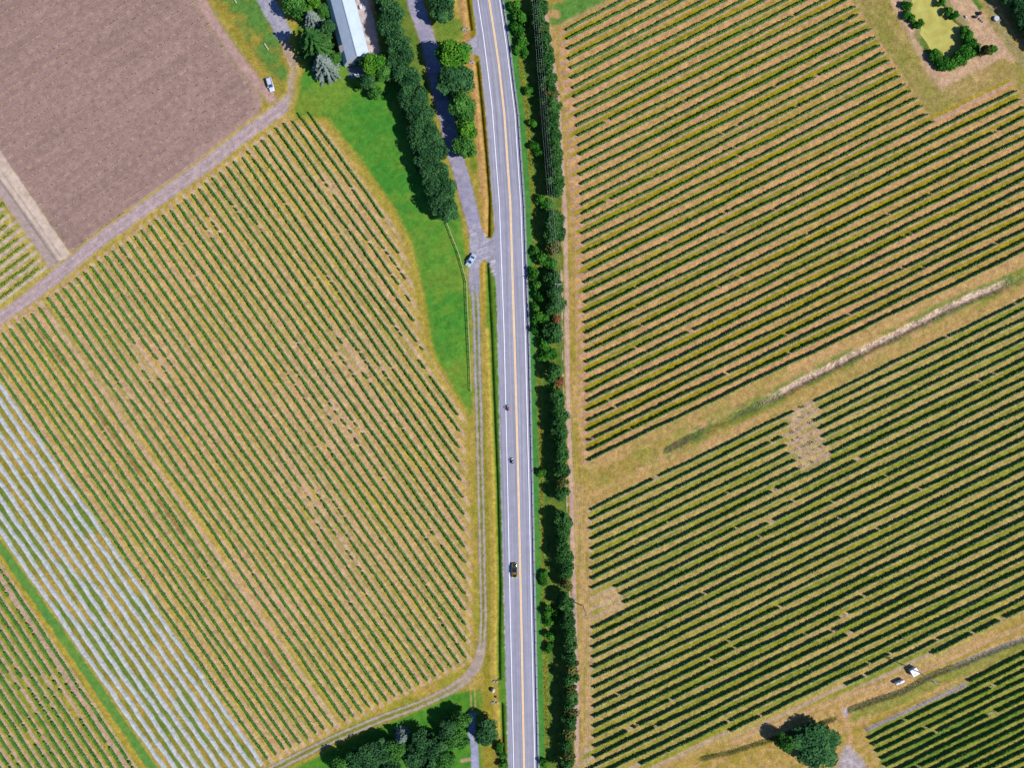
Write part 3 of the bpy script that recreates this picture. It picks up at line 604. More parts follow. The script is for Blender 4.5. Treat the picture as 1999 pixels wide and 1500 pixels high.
# lower right block
starts = {9: 1201, 10: 1212, 11: 1218, 28: 1250, 29: 1424, 30: 1650, 31: 1818}
gaps0 = {0: (1551,1584), 1: (1541,1598), 2: (1531,1587), 3: (1536,1595), 4: (1543,1601), 5: (1551,1608), 6: (1557,1617)}
for i in range(32):
    x0 = starts.get(i, 1153+.28*i+(0 if i < 26 else -14)); gaps = []
    if i in gaps0: gaps.append((row_pt('lowright', i, gaps0[i][0]), row_pt('lowright', i, gaps0[i][1])))
    if i == 23: gaps.append((row_pt('lowright', i, 1641), row_pt('lowright', i, 1652)))
    for _ in range(2):
        if rng.random() < .22: g = rng.uniform(x0+30, 1960); gaps.append((row_pt('lowright', i, g), row_pt('lowright', i, g+rng.uniform(.5, 3))))
    me = vine_mesh('vine_row', row_pt('lowright', i, x0), row_pt('lowright', i, 2062), 1.02, .52, 36, M_vine, 200+i, gaps)
    ext = " broken by the bare patch" if i in gaps0 else ""
    where = ("topmost vine row" if i == 0 else "bottom short vine row" if i == 31 else ordinal(i+1)+" vine row from the top" if i < 17 else ordinal(32-i)+" vine row from the bottom")
    vine_row(me, where+ext+" in the lower right block", "vine rows of the lower right block")
# bottom right corner block
for i in range(16):
    x0 = 1889 if i == 0 else 1694+8.1*(i-1)
    if row_pt('botright', i, 2055)[1] > 1540: continue
    me = vine_mesh('vine_row', row_pt('botright', i, x0), row_pt('botright', i, 2062), 1.0, .46, 36, M_vine, 300+i, [(row_pt('botright', i, 1930), row_pt('botright', i, 1938))] if i in (2, 5) else [])
    vine_row(me, ("short vine row continuing the bare trellis row" if i == 0 else ordinal(i)+" full vine row under the bare trellis")+" in the bottom right corner", "vine rows of the bottom right corner")
# left block
PLb = [(600,214),(606,214),(749,423),(780,488),(800,578),(809,629),(823,677),(832,700),(897,813),(897,905),(905,980),(908,1100),(909,1250),(911,1284),(865,1312),(786,1351),(706,1391),(651,1417),(604,1440),(522,1483),(518,1500),(-60,640),(0,640),(7,650),(98,582),(391,368),(572,232)]
for i in range(nL):
    y0 = topL[i][1]+rng.uniform(-1, 1.5); ye = 1488
    if i >= nL-3: y0 -= 55
    for y in np.arange(y0+40, 1490, 1.0):
        x, yy = row_pt('left', i, y)
        if i < 37:
            if not inside(PLb, x, yy): ye = y; break
        elif x > 530 and yy > np.interp(x, [522,538,555,571,588,604,619,636,652,674], [1482,1473,1463,1458,1449,1440,1430,1422,1417,1406]): ye = y; break
    if i == nL-1: ye = 1482
    p = float(np.interp(i, [0,6,12,25,45], [.32,.29,.22,.19,.16]))
    me = vine_mesh('vine_row', row_pt('left', i, y0), row_pt('left', i, ye), 1.0, .54, 36, M_vineL, 400+i, [], patchy=p)
    st = "gappy" if i < 12 else "green"
    where = (st+" vine row nearest the lawn" if i == 0 else st+" vine row next to the white netting" if i == nL-1 else st+" vine row, "+ordinal(i+1)+" counting from the lawn," if i < 23 else st+" vine row, "+ordinal(nL-i)+" counting from the white netting,")
    vine_row(me, where+" in the big left block", "vine rows of the left block")
# lower left corner block
for k in range(22):
    ya = 1108+29.9*k
    y1 = 1520; y0 = ya-60
    if ya > 1530: break
    me = vine_mesh('vine_row', row_pt('lowleft', k, y0), row_pt('lowleft', k, y1), 1.0, .58, 34, M_vineL, 500+k, [], patchy=.30)
    vine_row(me, (("green vine row beside the yellow grass strip" if k == 0 else "green vine row, "+ordinal(k+1)+" from the yellow grass strip,")+" in the bottom left corner"), "vine rows of the bottom left corner")
# small block on the left edge
for k in range(13):
    yr = refS[k]-6
    xe = float(np.interp(yr, [434,458,479,502,524,547,571,590], [10,23,31,42,55,62,74,82]))
    if yr < 400: continue
    me = vine_mesh('vine_row', (-55, yr+.76*55), (xe, yr-.76*xe), .75, .7, 26, M_young, 600+k, [], patchy=.34, core=False)
    vine_row(me, "low young vine row, "+ordinal(13-k)+" from the dirt track, at the left edge", "young vine rows at the left edge")
# seedling rows of the ploughed field
for k in range(30):
    pts = []
    r = np.random.default_rng(700+k)
    for x in np.arange(-45, 540, 3.0+.25*(k % 3)):
        x2 = x+r.uniform(-.8, .8); p = row_pt('plough', k, x2)
        if inside(OUTL['plough'], p[0]+9, p[1]) and inside(OUTL['plough'], p[0], p[1]+8) and -40 < p[1] and r.random() < .35+.6*float(vn(np.array([p[0]]), np.array([p[1]]), 70, seed=1)[0]): pts.append(G(p[0], p[1]+r.uniform(-.5, .5)))
    if len(pts) < 4: continue
    P = np.repeat(np.array(pts), 4, 0); n = len(P); P[:, :2] += r.normal(0, .10, (n, 2)); P[:, 2] = r.uniform(.10, .42, n)
    N = r.normal(size=(n, 3)); N[:, 2] = np.abs(N[:, 2])+.2
    V, F = quads(P, N, r.uniform(.10, .25, n), r); p0 = np.array(pts[0])[:2]; p1 = np.array(pts[-1])[:2]; L = np.linalg.norm(p1-p0)
    V, F, tt = strand(V, F, np.clip(r.normal(.5, .3, n), 0, 1), p0, (p1-p0)/L, L, .12, .014); me = mesh_from('seedling_row', V, F, M_seed, tt)
    set_props(put('seedling_row', me), ("sparse seedling row nearest the dirt track" if k == 0 else "sparse seedling row, "+ordinal(k+1)+" from the dirt track,")+" in the brown ploughed field", 'seedling row', "seedling rows of the ploughed field")

# nets over ten rows
def net_mat():
    m, n, out = new_mat("bird_netting"); geo = n.nodes.new("ShaderNodeNewGeometry")
    n1 = n.nodes.new("ShaderNodeTexNoise"); n1.inputs["Scale"].default_value = 1.1; n1.inputs["Detail"].default_value = 6; n1.inputs["Roughness"].default_value = .65; n.links.new(geo.outputs["Position"], n1.inputs["Vector"])
    r = n.nodes.new("ShaderNodeValToRGB"); r.color_ramp.elements[0].position = .32; r.color_ramp.elements[0].color = (*D(176,180,182), 1); r.color_ramp.elements[1].position = .72; r.color_ramp.elements[1].color = (*D(238,236,240), 1)
    e = r.color_ramp.elements.new(.5); e.color = (*D(206,212,210), 1)
    n.links.new(n1.outputs[0], r.inputs[0]); d = n.nodes.new("ShaderNodeBsdfDiffuse"); t = n.nodes.new("ShaderNodeBsdfTranslucent"); ms = n.nodes.new("ShaderNodeMixShader"); ms.inputs[0].default_value = .12
    n.links.new(r.outputs[0], d.inputs[0]); n.links.new(r.outputs[0], t.inputs[0]); n.links.new(d.outputs[0], ms.inputs[1]); n.links.new(t.outputs[0], ms.inputs[2]); n.links.new(ms.outputs[0], out.inputs[0]); return m
M_net = net_mat()
for k in range(10):
    r = np.random.default_rng(800+k); y0, y1 = 690 if k == 0 else 640, 1530
    if k == 0: y1 = 1494
    a = np.array(G(*row_pt('nets', k, y0)))[:2]; b = np.array(G(*row_pt('nets', k, y1)))[:2]; L = np.linalg.norm(b-a); d = (b-a)/L; nr = np.array([-d[1], d[0]])
    m = int(L/.7); t = np.linspace(0, L, m); wob = .12*np.sin(t*.21+k)+.08*np.sin(t*.6+3*k)+r.normal(0, .02, m)
    wd = .69+.05*np.sin(t*.4+2*k)+.05*np.sin(t*.93+k)+r.normal(0, .05, m); hh = 1.15+.04*np.sin(t*1.05+k)+r.normal(0, .025, m)
    V = []
    for u, vz in ((-1.0, .02), (-.86, .45), (-.55, .8), (-.15, .98), (.2, .97), (.6, .78), (.88, .42), (1.0, .02)):
        lt = u*wd*(1+r.normal(0, .02, m))+wob; V.append(np.stack([a[0]+d[0]*t+nr[0]*lt, a[1]+d[1]*t+nr[1]*lt, vz*hh*(1+r.normal(0, .02, m))], 1))
    V = np.stack(V, 1); j = np.arange(m-1); F = np.concatenate([np.stack([j*8+q, j*8+q+1, (j+1)*8+q+1, (j+1)*8+q], 1) for q in range(7)])
    set_props(put('netted_vine_row', mesh_from('netted_vine_row', V.reshape(-1, 3), F, M_net, smooth=True)),
        ("vine row under white netting next to the open green rows" if k == 0 else "vine row under white netting along the bright green grass strip" if k == 9 else "vine row under white netting, "+ordinal(k+1)+" counted from the open green rows"), 'netted row', "netted vine rows")

# ------------------------------------------------------------------ trees and bushes
def crown_mesh(name, R, zb, zt, lobes, leaves, mat, seed, size=.5, flat=1.0):
    rg = np.random.default_rng(seed); cz = (zb+zt)/2; hz = (zt-zb)/2
    c = rg.normal(size=(lobes, 3)); c /= np.linalg.norm(c, axis=1, keepdims=True); c *= (rg.random((lobes, 1))**.4)*.74; 
    c[0] = (0, 0, .45); lr = rg.uniform(.22, .46, lobes)*(15/max(lobes, 15))**.25; lr[0] = .5; lt = rg.normal(0, .26, lobes)
    k = rg.integers(0, lobes, leaves); dr = rg.normal(size=(leaves, 3)); dr[:, 2] += .25; dr /= np.linalg.norm(dr, axis=1, keepdims=True)
    P = c[k]+dr*(lr[k]*rg.uniform(.62, 1.22, leaves))[:, None]
    dd = ((P[:, None, :]-c[None])**2).sum(2)/(lr**2)[None]; dep = (dd < .55).any(1); P = P[~dep]; dr = dr[~dep]; k = k[~dep]; n = len(P)
    N = dr*.9+rg.normal(size=(n, 3))*.6; N[:, 2] += .25
    Pw = np.stack([P[:, 0]*R, P[:, 1]*R, cz+P[:, 2]*hz], 1)
    V, F = quads(Pw, N, size*rg.uniform(.6, 1.35, n), rg); tint = np.clip(.5+lt[k]+rg.normal(0, .2, n), 0, 1)
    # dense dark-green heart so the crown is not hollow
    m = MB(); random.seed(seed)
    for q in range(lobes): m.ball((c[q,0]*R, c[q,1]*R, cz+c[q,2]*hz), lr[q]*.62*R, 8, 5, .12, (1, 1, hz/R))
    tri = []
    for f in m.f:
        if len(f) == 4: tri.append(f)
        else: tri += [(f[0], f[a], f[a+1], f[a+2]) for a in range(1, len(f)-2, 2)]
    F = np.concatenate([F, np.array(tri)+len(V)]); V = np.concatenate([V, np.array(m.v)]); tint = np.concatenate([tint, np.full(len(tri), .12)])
    return mesh_from(name, V, F, mat, tint)
def spruce_mesh(name, R, zt, mat, seed, levels=13):
    rg = np.random.default_rng(seed); P = []; N = []; Sz = []; tt = []
    for l in range(levels):
        t = l/(levels-1); z = .6+(zt-.8)*t; rad = R*(1-t)**.8+.25; nb = int(13-6*t); ph = rg.uniform(0, 6.28)
        for b in range(nb):
            a = ph+6.283*b/nb+rg.normal(0, .12); rl = rad*rg.uniform(.78, 1.1); bt = rg.normal(0, .22)
            ns = max(4, int(rl/.16))
            for q in range(ns):
                s = (q+.5)/ns; wd = .42*(1-s*.7)*min(1, rl/2)
                for sd in (-1, 0, 1):
                    off = sd*wd*rg.uniform(.5, 1)
                    x = math.cos(a)*rl*s-math.sin(a)*off; y = math.sin(a)*rl*s+math.cos(a)*off
                    P.append((x, y, z-rl*s*.28+rg.normal(0, .06)+.1*(sd == 0))); N.append((math.cos(a)*.45+rg.normal(0, .3)-math.sin(a)*sd*.5, math.sin(a)*.45+rg.normal(0, .3)+math.cos(a)*sd*.5, 1.0)); Sz.append(rg.uniform(.26, .46)); tt.append(.5+bt+rg.normal(0, .15))
    V, F = quads(np.array(P), np.array(N), np.array(Sz), rg)
    return mesh_from(name, V, F, mat, np.clip(tt, 0, 1))
M_bark = simple("bark", (.09, .065, .045), .9, var=.35, scale=6)
def trunk_mesh(name, h, r, seed, limbs=5, spread=1.5):
    rr = random.Random(seed); m = MB(); m.tube((0, 0, -.2), (0, 0, h*.45), r*1.25, r*.8, 8); m.tube((0, 0, h*.45), (rr.uniform(-.2, .2), rr.uniform(-.2, .2), h*.8), r*.8, r*.3, 7)
    for k in range(limbs):
        a = 6.283*k/limbs+rr.uniform(-.4, .4); z = h*rr.uniform(.32, .6); m.tube((0, 0, z), (math.cos(a)*spread, math.sin(a)*spread, z+h*rr.uniform(.12, .28)), r*.45, r*.14, 6)
    return mesh_from(name, m.v, m.f, M_bark)
L_dark = leafy("dark_maple_leaves", D(32,72,46), D(100,158,92), patch=.3); L_mid = leafy("green_leaves", D(44,104,44), D(112,176,78), patch=.3)
L_lime = leafy("lime_leaves", D(50,126,40), D(132,194,62), patch=.35); L_blue = leafy("blue_spruce_needles", D(112,138,130), D(186,200,186), patch=.3)
L_fir = leafy("dark_spruce_needles", D(34,86,46), D(96,150,72), patch=.3); L_rust = leafy("rust_leaves", D(128,92,52), D(196,138,96), patch=.4); L_wb = leafy("windbreak_leaves", D(40,92,46), D(104,158,80), patch=.25)
L_dry = leafy("thinning_leaves", D(72,96,50), D(142,142,76), patch=.3); L_bush = leafy("bush_leaves", D(42,112,40), D(104,176,62), patch=.4)
PROTO = {}
def tproto(key, kind, R, zb, zt, lobes, leaves, mat, size):
    PROTO[key] = []
    for v in range(3 if kind == 'round' else 2):
        sd = sum(map(ord, key))*10+v
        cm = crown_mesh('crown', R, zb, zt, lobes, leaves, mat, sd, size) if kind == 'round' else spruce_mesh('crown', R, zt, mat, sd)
        PROTO[key].append((cm, trunk_mesh('trunk', zt*.85 if kind == 'round' else zt*.97, .09+.018*zt, sd, 5 if kind == 'round' else 0, R*.5), R))
tproto('maple', 'round', 4.6, 2.0, 11.0, 26, 9000, L_dark, .46)
tproto('ash', 'round', 4.0, 1.6, 8.5, 22, 7000, L_mid, .44)
tproto('lime', 'round', 3.8, 1.2, 8.0, 22, 6500, L_lime, .43)
tproto('windbreak', 'round', 2.5, .6, 5.0, 13, 3400, L_wb, .36)
tproto('rusty', 'round', 2.2, .6, 4.2, 8, 1300, L_rust, .40)
tproto('thin', 'round', 2.3, .6, 4.4, 9, 1300, L_dry, .40)
tproto('bush', 'round', 1.8, .0, 2.2, 11, 1900, L_bush, .28)
tproto('spruce', 'con', 5.6, 0, 13.0, 0, 0, L_fir, .4)
tproto('bluespruce', 'con', 3.8, 0, 9.0, 0, 0, L_blue, .4)
tcount = {}
def tree(key, px, py, r_px, label, cat='tree', group=None, name=None, hs=None):
    v = tcount.get(key, 0); tcount[key] = v+1; cm, tm, R = PROTO[key][v % len(PROTO[key])]
    sc = r_px*S/R*((1.42 if py < 780 else 1.27) if key in ('windbreak', 'thin', 'rusty') else 1.12 if key == 'maple' else 1.2); hs = hs or {'maple': .66, 'windbreak': 1.15, 'thin': 1.1, 'rusty': .9}.get(key); zt = {'maple': 11, 'ash': 8.5, 'lime': 8, 'windbreak': 5, 'rusty': 4.2, 'thin': 4.4, 'bush': 2.2, 'spruce': 13, 'bluespruce': 9}[key]*(hs or sc*.88)
    p = G(px, py, zt*.62); p.z = 0
    nm = name or {'maple': 'maple_tree', 'ash': 'broadleaf_tree', 'lime': 'lime_green_tree', 'windbreak': 'windbreak_tree', 'rusty': 'rust_brown_tree', 'thin': 'thinning_tree', 'bush': 'bush', 'spruce': 'spruce_tree', 'bluespruce': 'blue_spruce'}[key]
    t = empty(nm, p, random.uniform(0, 6.28), label, cat, group); t.scale = (sc, sc, hs or sc*.88)
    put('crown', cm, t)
    if key != 'bush': put('trunk', tm, t)
    return t
random.seed(11)
# windbreak along the lane, from the top down
WB = [(1053,8,'w',12),(1052,37,'w',12),(1056,64,'t',10),(1063,91,'w',12),(1065,122,'w',13),(1070,152,'w',12),(1071,183,'t',13),(1075,212,'w',14),(1079,243,'w',14),(1080,274,'w',12),(1082,301,'w',12),(1082,332,'w',13),(1083,366,'w',15),
      (1078,422,'w',15),(1081,455,'w',16),(1081,487,'t',13),(1079,541,'w',13),(1081,571,'w',13),(1081,598,'w',15),(1083,622,'r',9),(1079,650,'w',16),(1082,724,'w',15),(1088,746,'r',9),(1086,782,'w',16),
      (1089,812,'w',15),(1092,842,'w',15),(1093,866,'w',13),(1093,892,'w',15),(1095,918,'w',14),(1095,940,'t',12),(1091,966,'w',15),(1098,1018,'w',16),(1097,1058,'w',15),(1099,1090,'w',15),(1102,1118,'w',16),(1103,1140,'t',12),(1102,1176,'w',16),
      (1106,1212,'w',14),(1109,1236,'w',14),(1110,1262,'w',15),(1110,1284,'w',13),(1114,1304,'t',13),(1108,1326,'w',15),(1111,1348,'t',12),(1111,1370,'w',15),(1113,1392,'t',12),(1110,1408,'w',14),(1108,1432,'t',14),(1104,1452,'w',13),(1108,1474,'t',13),(1104,1494,'w',14)]
WB += [(1050,22,'w',12),(1055,50,'w',12),(1059,78,'w',12),(1063,107,'w',12),(1066,137,'w',12),(1070,168,'w',12),(1072,198,'w',12),(1076,228,'w',12),(1079,258,'w',12),(1080,288,'w',12),(1081,316,'w',12),(1082,350,'w',13),(1080,438,'w',13),(1080,556,'w',12),(1080,584,'w',12),(1087,797,'w',13),(1090,828,'w',13),(1095,1038,'w',13),(1097,1075,'w',13)]
WB.sort(key=lambda q: q[1])
nw = {}
for px, py, k, r in WB:
    key = {'w': 'windbreak', 't': 'thin', 'r': 'rusty'}[k]; nw[k] = nw.get(k, 0)+1
    d = {'w': 'bushy dark green windbreak tree', 't': 'thin brownish windbreak tree', 'r': 'rust brown windbreak tree'}[k]
    lb = (("upper " if nw[k] == 1 else "lower ")+d+" among green ones right of the road") if k == 'r' else ordinal(nw[k])+" "+d+" counted from the top, right of the road"
    tree(key, px+2, py, r, lb, 'tree', "windbreak trees along the dirt lane")
# roadside bushes
RB = [(1008,10,11),(1018,32,12),(1012,55,11),(1020,78,11),(1014,95,9),(1022,100,8),(1030,178,8),(1042,240,8),(1046,285,9),(1056,300,9),(1058,392,10),(1066,400,10),(1046,492,8),(1058,508,12),(1074,512,12),(1046,536,11),(1048,560,10),(1054,580,11),(1046,602,9),(1054,622,12),(1052,645,10),(1066,632,11),(1062,672,12),(1074,690,11),(1060,700,9),(1058,925,8),(1062,1135,8),(1064,1120,7),(1072,1196,10),(1088,1202,11),(1074,1216,9),(1074,1242,9),(1072,1268,8),(1064,1492,8)]
for q, (px, py, r) in enumerate(RB):
    tree('bush', px, py, r*1.15, ("topmost" if q == 0 else "lowest" if q == len(RB)-1 else ordinal(q+1))+" bright green bush from the top between guardrail and windbreak", 'bush', "bushes between the guardrail and the windbreak")
# maples beside the driveway
MP = [(748,0,22),(764,28,24),(752,48,18),(766,62,23),(776,88,24),(792,106,19),(772,118,20),(782,140,22),(802,158,24),(796,184,24),(818,188,22),(808,214,26),(828,232,24),(815,254,24),(840,262,22),(828,288,26),(852,298,24),(832,322,24),(852,338,26),(846,364,24),(868,372,24),(858,398,24),(872,410,22)]
for q, (px, py, r) in enumerate(MP):
    lb = "dark green maple left of the driveway, "+("at its top end" if q == 0 else "at its bottom end by the fence" if q == len(MP)-1 else ordinal(q+1)+" from the top")
    tree('maple', px, py, r, lb, 'tree', "dark maples left of the driveway")
tree('maple', 862, 14, 28, "large dark tree between driveway and road at the top edge", 'tree')
tree('lime', 886, 104, 27, "yellow green tree beside the upper driveway entrance", 'tree')
tree('maple', 887, 158, 36, "big dark green tree between driveway and road below the yellow green tree", 'tree')
tree('ash', 901, 203, 23, "bright green tree, first below the big dark tree between driveway and road", 'tree', "bright green trees between driveway and road")
tree('ash', 907, 226, 20, "bright green tree, second below the big dark tree between driveway and road", 'tree', "bright green trees between driveway and road")
tree('lime', 911, 252, 19, "bright green tree with yellow tips, third below the big dark tree beside the driveway", 'tree', "bright green trees between driveway and road")
tree('ash', 909, 285, 20, "bright green tree standing lowest between driveway and road", 'tree', "bright green trees between driveway and road")
# around the barn
tree('ash', 577, 12, 21, "mid green tree at the top edge left of the barn", 'tree')
tree('lime', 606, -2, 19, "yellow green tree at the top edge close to the barn", 'tree')
tree('bluespruce', 607, 32, 19, "small silver blue spruce above the big dark spruce", 'tree')
tree('spruce', 609, 74, 36, "broad dark green spruce left of the barn", 'tree')
tree('bluespruce', 629, 121, 25, "silver blue spruce with long pale branches near the barn corner", 'tree')
tree('ash', 630, 20, 12, "small dark tree against the barn's left side near the top", 'tree')
tree('maple', 640, 52, 14, "small dark tree against the barn's left side halfway down", 'tree')
tree('ash', 655, 112, 11, "small dark tree between silver spruce and barn", 'tree')
tree('lime', 730, 124, 21, "yellow green tree at the barn's lower right corner", 'tree')
tree('ash', 750, 142, 16, "mid green tree between the yellow green tree and the maples", 'tree')
tree('maple', 716, 160, 15, "dark tree on the lawn below the barn", 'tree'); tree('ash', 732, 178, 12, "small green tree at the lawn edge below the barn", 'tree')
tree('bush', 696, 173, 5, "small round dark bush alone on the lawn", 'bush')
# copse at the bottom
CP = [('maple',948,1432,26,"dark green tree right of the gravel path in the bottom copse"),('ash',900,1406,17,"olive green tree at the upper right of the bottom copse"),('maple',876,1424,22,"dark tree just left of the olive green copse tree"),('ash',893,1446,20,"mid green tree by the gravel path in the bottom copse"),
      ('maple',852,1462,25,"large dark tree in the middle right of the bottom copse"),('ash',868,1484,19,"green tree on the lower right rim of the bottom copse"),('maple',826,1450,23,"dark tree at the middle top of the bottom copse"),('maple',812,1482,24,"dark tree at the bottom edge right of the clearing"),
      ('bluespruce',782,1444,15,"pale blue green conifer in the bottom copse"),('ash',772,1470,20,"light green tree below the pale conifer"),('maple',748,1466,25,"dark tree left of the pale conifer in the copse"),('maple',722,1480,25,"dark tree second from the left end of the copse"),('maple',694,1490,25,"dark tree near the left end of the copse"),('ash',664,1500,20,"tree at the far left end of the bottom copse"),('maple',840,1506,22,"dark tree cut by the bottom edge under the copse middle"),('maple',760,1502,24,"dark tree cut by the bottom edge below the pale conifer")]
for key, px, py, r, lb in CP: tree(key, px, py, r, lb, 'tree', "trees of the bottom copse", hs={'maple': .55, 'ash': .72}.get(key))
for px, py, r, lb in ((975,1462,9,"upper roadside bush near the bottom copse"),(980,1478,8,"middle roadside bush near the bottom copse"),(982,1494,9,"lowest roadside bush near the bottom copse")): tree('bush', px, py, r, lb, 'bush', "roadside bushes by the copse")
# big tree bottom right
tree('maple', 1590, 1458, 46, "large lone dark tree at the bottom right by the vineyard corner", 'tree', hs=.44)
tree('ash', 1534, 1452, 16, "small green tree left of the large lone dark tree", 'tree')
# pond bushes
PB = [(1770,10,10),(1772,26,10),(1779,36,9),(1794.5,47,10),(1840,5,9),(1851,21,9),(1864,30,9),(1882,57,9),(1889,72,11),(1894,84,11),(1903,92,11),(1824,102,10),(1833,118,11),(1850,126,12),(1868,116,13),(1882,105,12),(1898,104,11),(1936,96,10),(1923,99,7)]
PB2 = [(1842,124,11),(1859,122,12),(1889,96,11),(1876,112,12),(1829,111,10),(1892,64,9)]
for q, (px, py, r) in enumerate(PB):
    side = "left" if q < 4 else "upper right" if q < 7 else "right" if q < 11 else "lower"
    k = q+1 if q < 4 else q-3 if q < 7 else q-6 if q < 11 else q-10
    lb = "green bush on the pond's "+side+" bank, "+ordinal(k)+(" along it from the top" if q < 11 else " along it from the left")
    if q == 17: lb = "dark green bush off the pond's right corner on tan soil"
    if q == 18: lb = "small twiggy bush between pond and the dark corner bush"
    tree('thin' if q == 18 else 'bush', px, py, r*(.9 if q < 7 else 1.0), lb, 'bush', "bushes around the pond", name='bush')
for q, (px, py, r) in enumerate(PB2):
    tree('bush', px, py, r*1.05, ["green bush in the middle of the pond's lower rim, left one", "green bush in the middle of the pond's lower rim, right one", "green bush where the pond's right rim meets the lower rim", "green bush just below the pond's right corner", "green bush at the left start of the pond's lower rim", "green bush high on the pond's right rim"][q], 'bush', "bushes around the pond")
for q, (px, py, r) in enumerate([(1958,-6,15),(1974,8,16),(1984,28,17),(1996,48,17),(2008,66,17),(1996,6,15),(2018,30,18),(2030,92,17)]):
    tree('maple', px+9, py-5, r, "dark tree in the top right corner row, "+ordinal(q+1)+" from the top left end", 'tree', "trees in the top right corner", hs=.45)

# ------------------------------------------------------------------ dry reeds and rough grass in the ditches (uncountable)
def tufts(name, line, half, n, h, mat, seed, x0=-1e9, x1=1e9):
    r = np.random.default_rng(seed); P = np.array(line, float); sg = np.diff(P, axis=0); Ls = np.hypot(*sg.T); cum = np.concatenate([[0], np.cumsum(Ls)])
    t = r.uniform(0, cum[-1], n); k = np.clip(np.searchsorted(cum, t)-1, 0, len(Ls)-1); f = (t-cum[k])/Ls[k]
    p = P[k]+sg[k]*f[:, None]; nr = np.stack([-sg[k][:, 1], sg[k][:, 0]], 1)/Ls[k][:, None]; p = p+nr*np.clip(r.normal(0, half*.5, n), -half, half)[:, None]
    p = p[(p[:, 0] > x0) & (p[:, 0] < x1)]; n = len(p)
    Q = np.stack([(p[:, 0]-CX)*S, (CY-p[:, 1])*S, r.uniform(-.3, h, n)], 1); N = r.normal(size=(n, 3)); N[:, 2] = np.abs(N[:, 2])*.5+2.2; N[:, 0] += .5
    V, F = quads(Q, N, r.uniform(.2, .5, n), r, .4); return set_props(put(name, mesh_from(name, V, F, mat, np.clip(r.normal(.5, .3, n), 0, 1))), kind='stuff')
tufts('dry_reeds', DITCH2, 9, 1500, .10, leafy("straw", D(214,190,160), D(248,226,200,1.1), .3, patch=.2), 21, 1470, 1985)
tufts('dead_weeds', DITCH2, 6, 800, .5, leafy("dead_weed_stems", D(98,84,66), D(140,124,90), patch=.2), 22, 1290, 1500)
tufts('ditch_weeds', DITCH3, 6, 1500, .35, leafy("ditch_weed_leaves", D(120,110,74), D(196,178,150), patch=.12), 23)
tufts('rough_grass', DITCH4, 6, 1500, .4, leafy("rough_grass_blades", D(92,104,52), D(150,140,80), patch=.2), 24)
tufts('verge_weeds', [(float(x_re(y))+19, y) for y in range(90, 1520, 20)], 6, 4200, .5, leafy("verge_weed_leaves", D(86,126,40), D(156,152,60), patch=.12), 25)

# ------------------------------------------------------------------ guardrail, fence, poles and wires
M_galv = simple("galvanised_steel", (.20, .22, .22), .6, .3, var=.1); M_wood = simple("weathered_wood", D(200,190,150), .85, var=.2, scale=4); M_woodd = simple("grey_post_wood", D(150,140,120), .9, var=.25, scale=4)
gr = empty('guardrail', G(float(x_re(1500)), 1500), 0, "long grey steel guardrail along the road's right edge", 'guardrail')
m = MB(); prof = [(-.04, .48), (.05, .54), (-.03, .62), (.05, .70), (-.04, .80), (-.09, .80), (.0, .70), (-.08, .62), (.0, .54), (-.09, .48)]; secs = []
for y in range(-60, 1570, 10):
    c = G(float(x_re(y))+1.6, y); secs.append([(c.x+a, c.y, b) for a, b in prof])
m.loft(secs); o = m.build('rail', M_galv, gr); o.matrix_parent_inverse = Matrix.Translation(-gr.location)
pm = MB(); pm.box((0, 0, .38), (.16, .16, .8), bev=.02); pme = mesh_from('post', pm.v, pm.f, M_woodd)
for y in np.arange(-20, 1525, 22.4):
    c = G(float(x_re(y))+2.6, y); o = put('post', pme, gr, c-gr.location)
FN = [(873,437),(885,468),(897,498),(905,528),(911.5,550),(913,600),(916,660),(919,720),(920.5,778)]
fr = empty('paddock_fence', G(920.5, 778), 0, "pale wooden post and rail fence along the lawn's right edge", 'fence')
def sample(pts, step):
    P = np.array(pts, float); sg = np.diff(P, axis=0); L = np.hypot(*sg.T); cum = np.concatenate([[0], np.cumsum(L)])
    return [(np.interp(t, cum, P[:, 0]), np.interp(t, cum, P[:, 1])) for t in np.arange(0, cum[-1]+.01, step)]
ps = sample(FN, 15.2); pm = MB(); pm.box((0, 0, .55), (.15, .15, 1.3), bev=.03); pme = mesh_from('post', pm.v, pm.f, M_wood)
for x, y in ps: put('post', pme, fr, G(x, y)-fr.location)
for z in (.55, 1.08):
    m = MB()
    for (x, y), (x2, y2) in zip(ps[:-1], ps[1:]):
        a = G(x, y); b = G(x2, y2); d = (b-a); m.box(((a.x+b.x)/2, (a.y+b.y)/2, z), (d.length-.02, .07 if z < 1 else .18, .06), math.atan2(d.y, d.x))
    o = m.build('rail', M_wood, fr); o.matrix_parent_inverse = Matrix.Translation(-fr.location)
M_pole = simple("utility_pole_wood", (.34, .31, .27), .9, var=.25, scale=5, stretch=(4, 4, .4)); M_arm = simple("crossarm_wood", D(216,206,190), .85, var=.15); M_ins = simple("porcelain", (.35, .33, .3), .3); M_wire = simple("aluminium_wire", (.42, .43, .42), .6, .1, var=.05)
def pole(px, py, h, arm, label, rz=0.0, lamp=False):
    b = G(px, py, h); b.z = 0; p = empty('utility_pole', b, rz, label, 'utility pole', "utility poles")
    m = MB(); m.tube((0, 0, -.3), (0, 0, h+.4), .17, .11, 10); m.build('shaft', M_pole, p)
    m = MB(); m.box((0, .12, h), (arm, .12, .14), bev=.02); m.box((0, .12, h-.45), (arm*.5, .05, .05)); m.build('crossarm', M_arm, p)
    tips = []
    for k in range(4):
        x = -arm/2+.12+(arm-.24)*k/3; i = MB(); i.tube((x, .12, h+.07), (x, .12, h+.26), .05, .035, 8); i.build('insulator', M_ins, p); tips.append(Vector((b.x+x, b.y+.12, h+.26)))
    return p, tips
H = 10.0
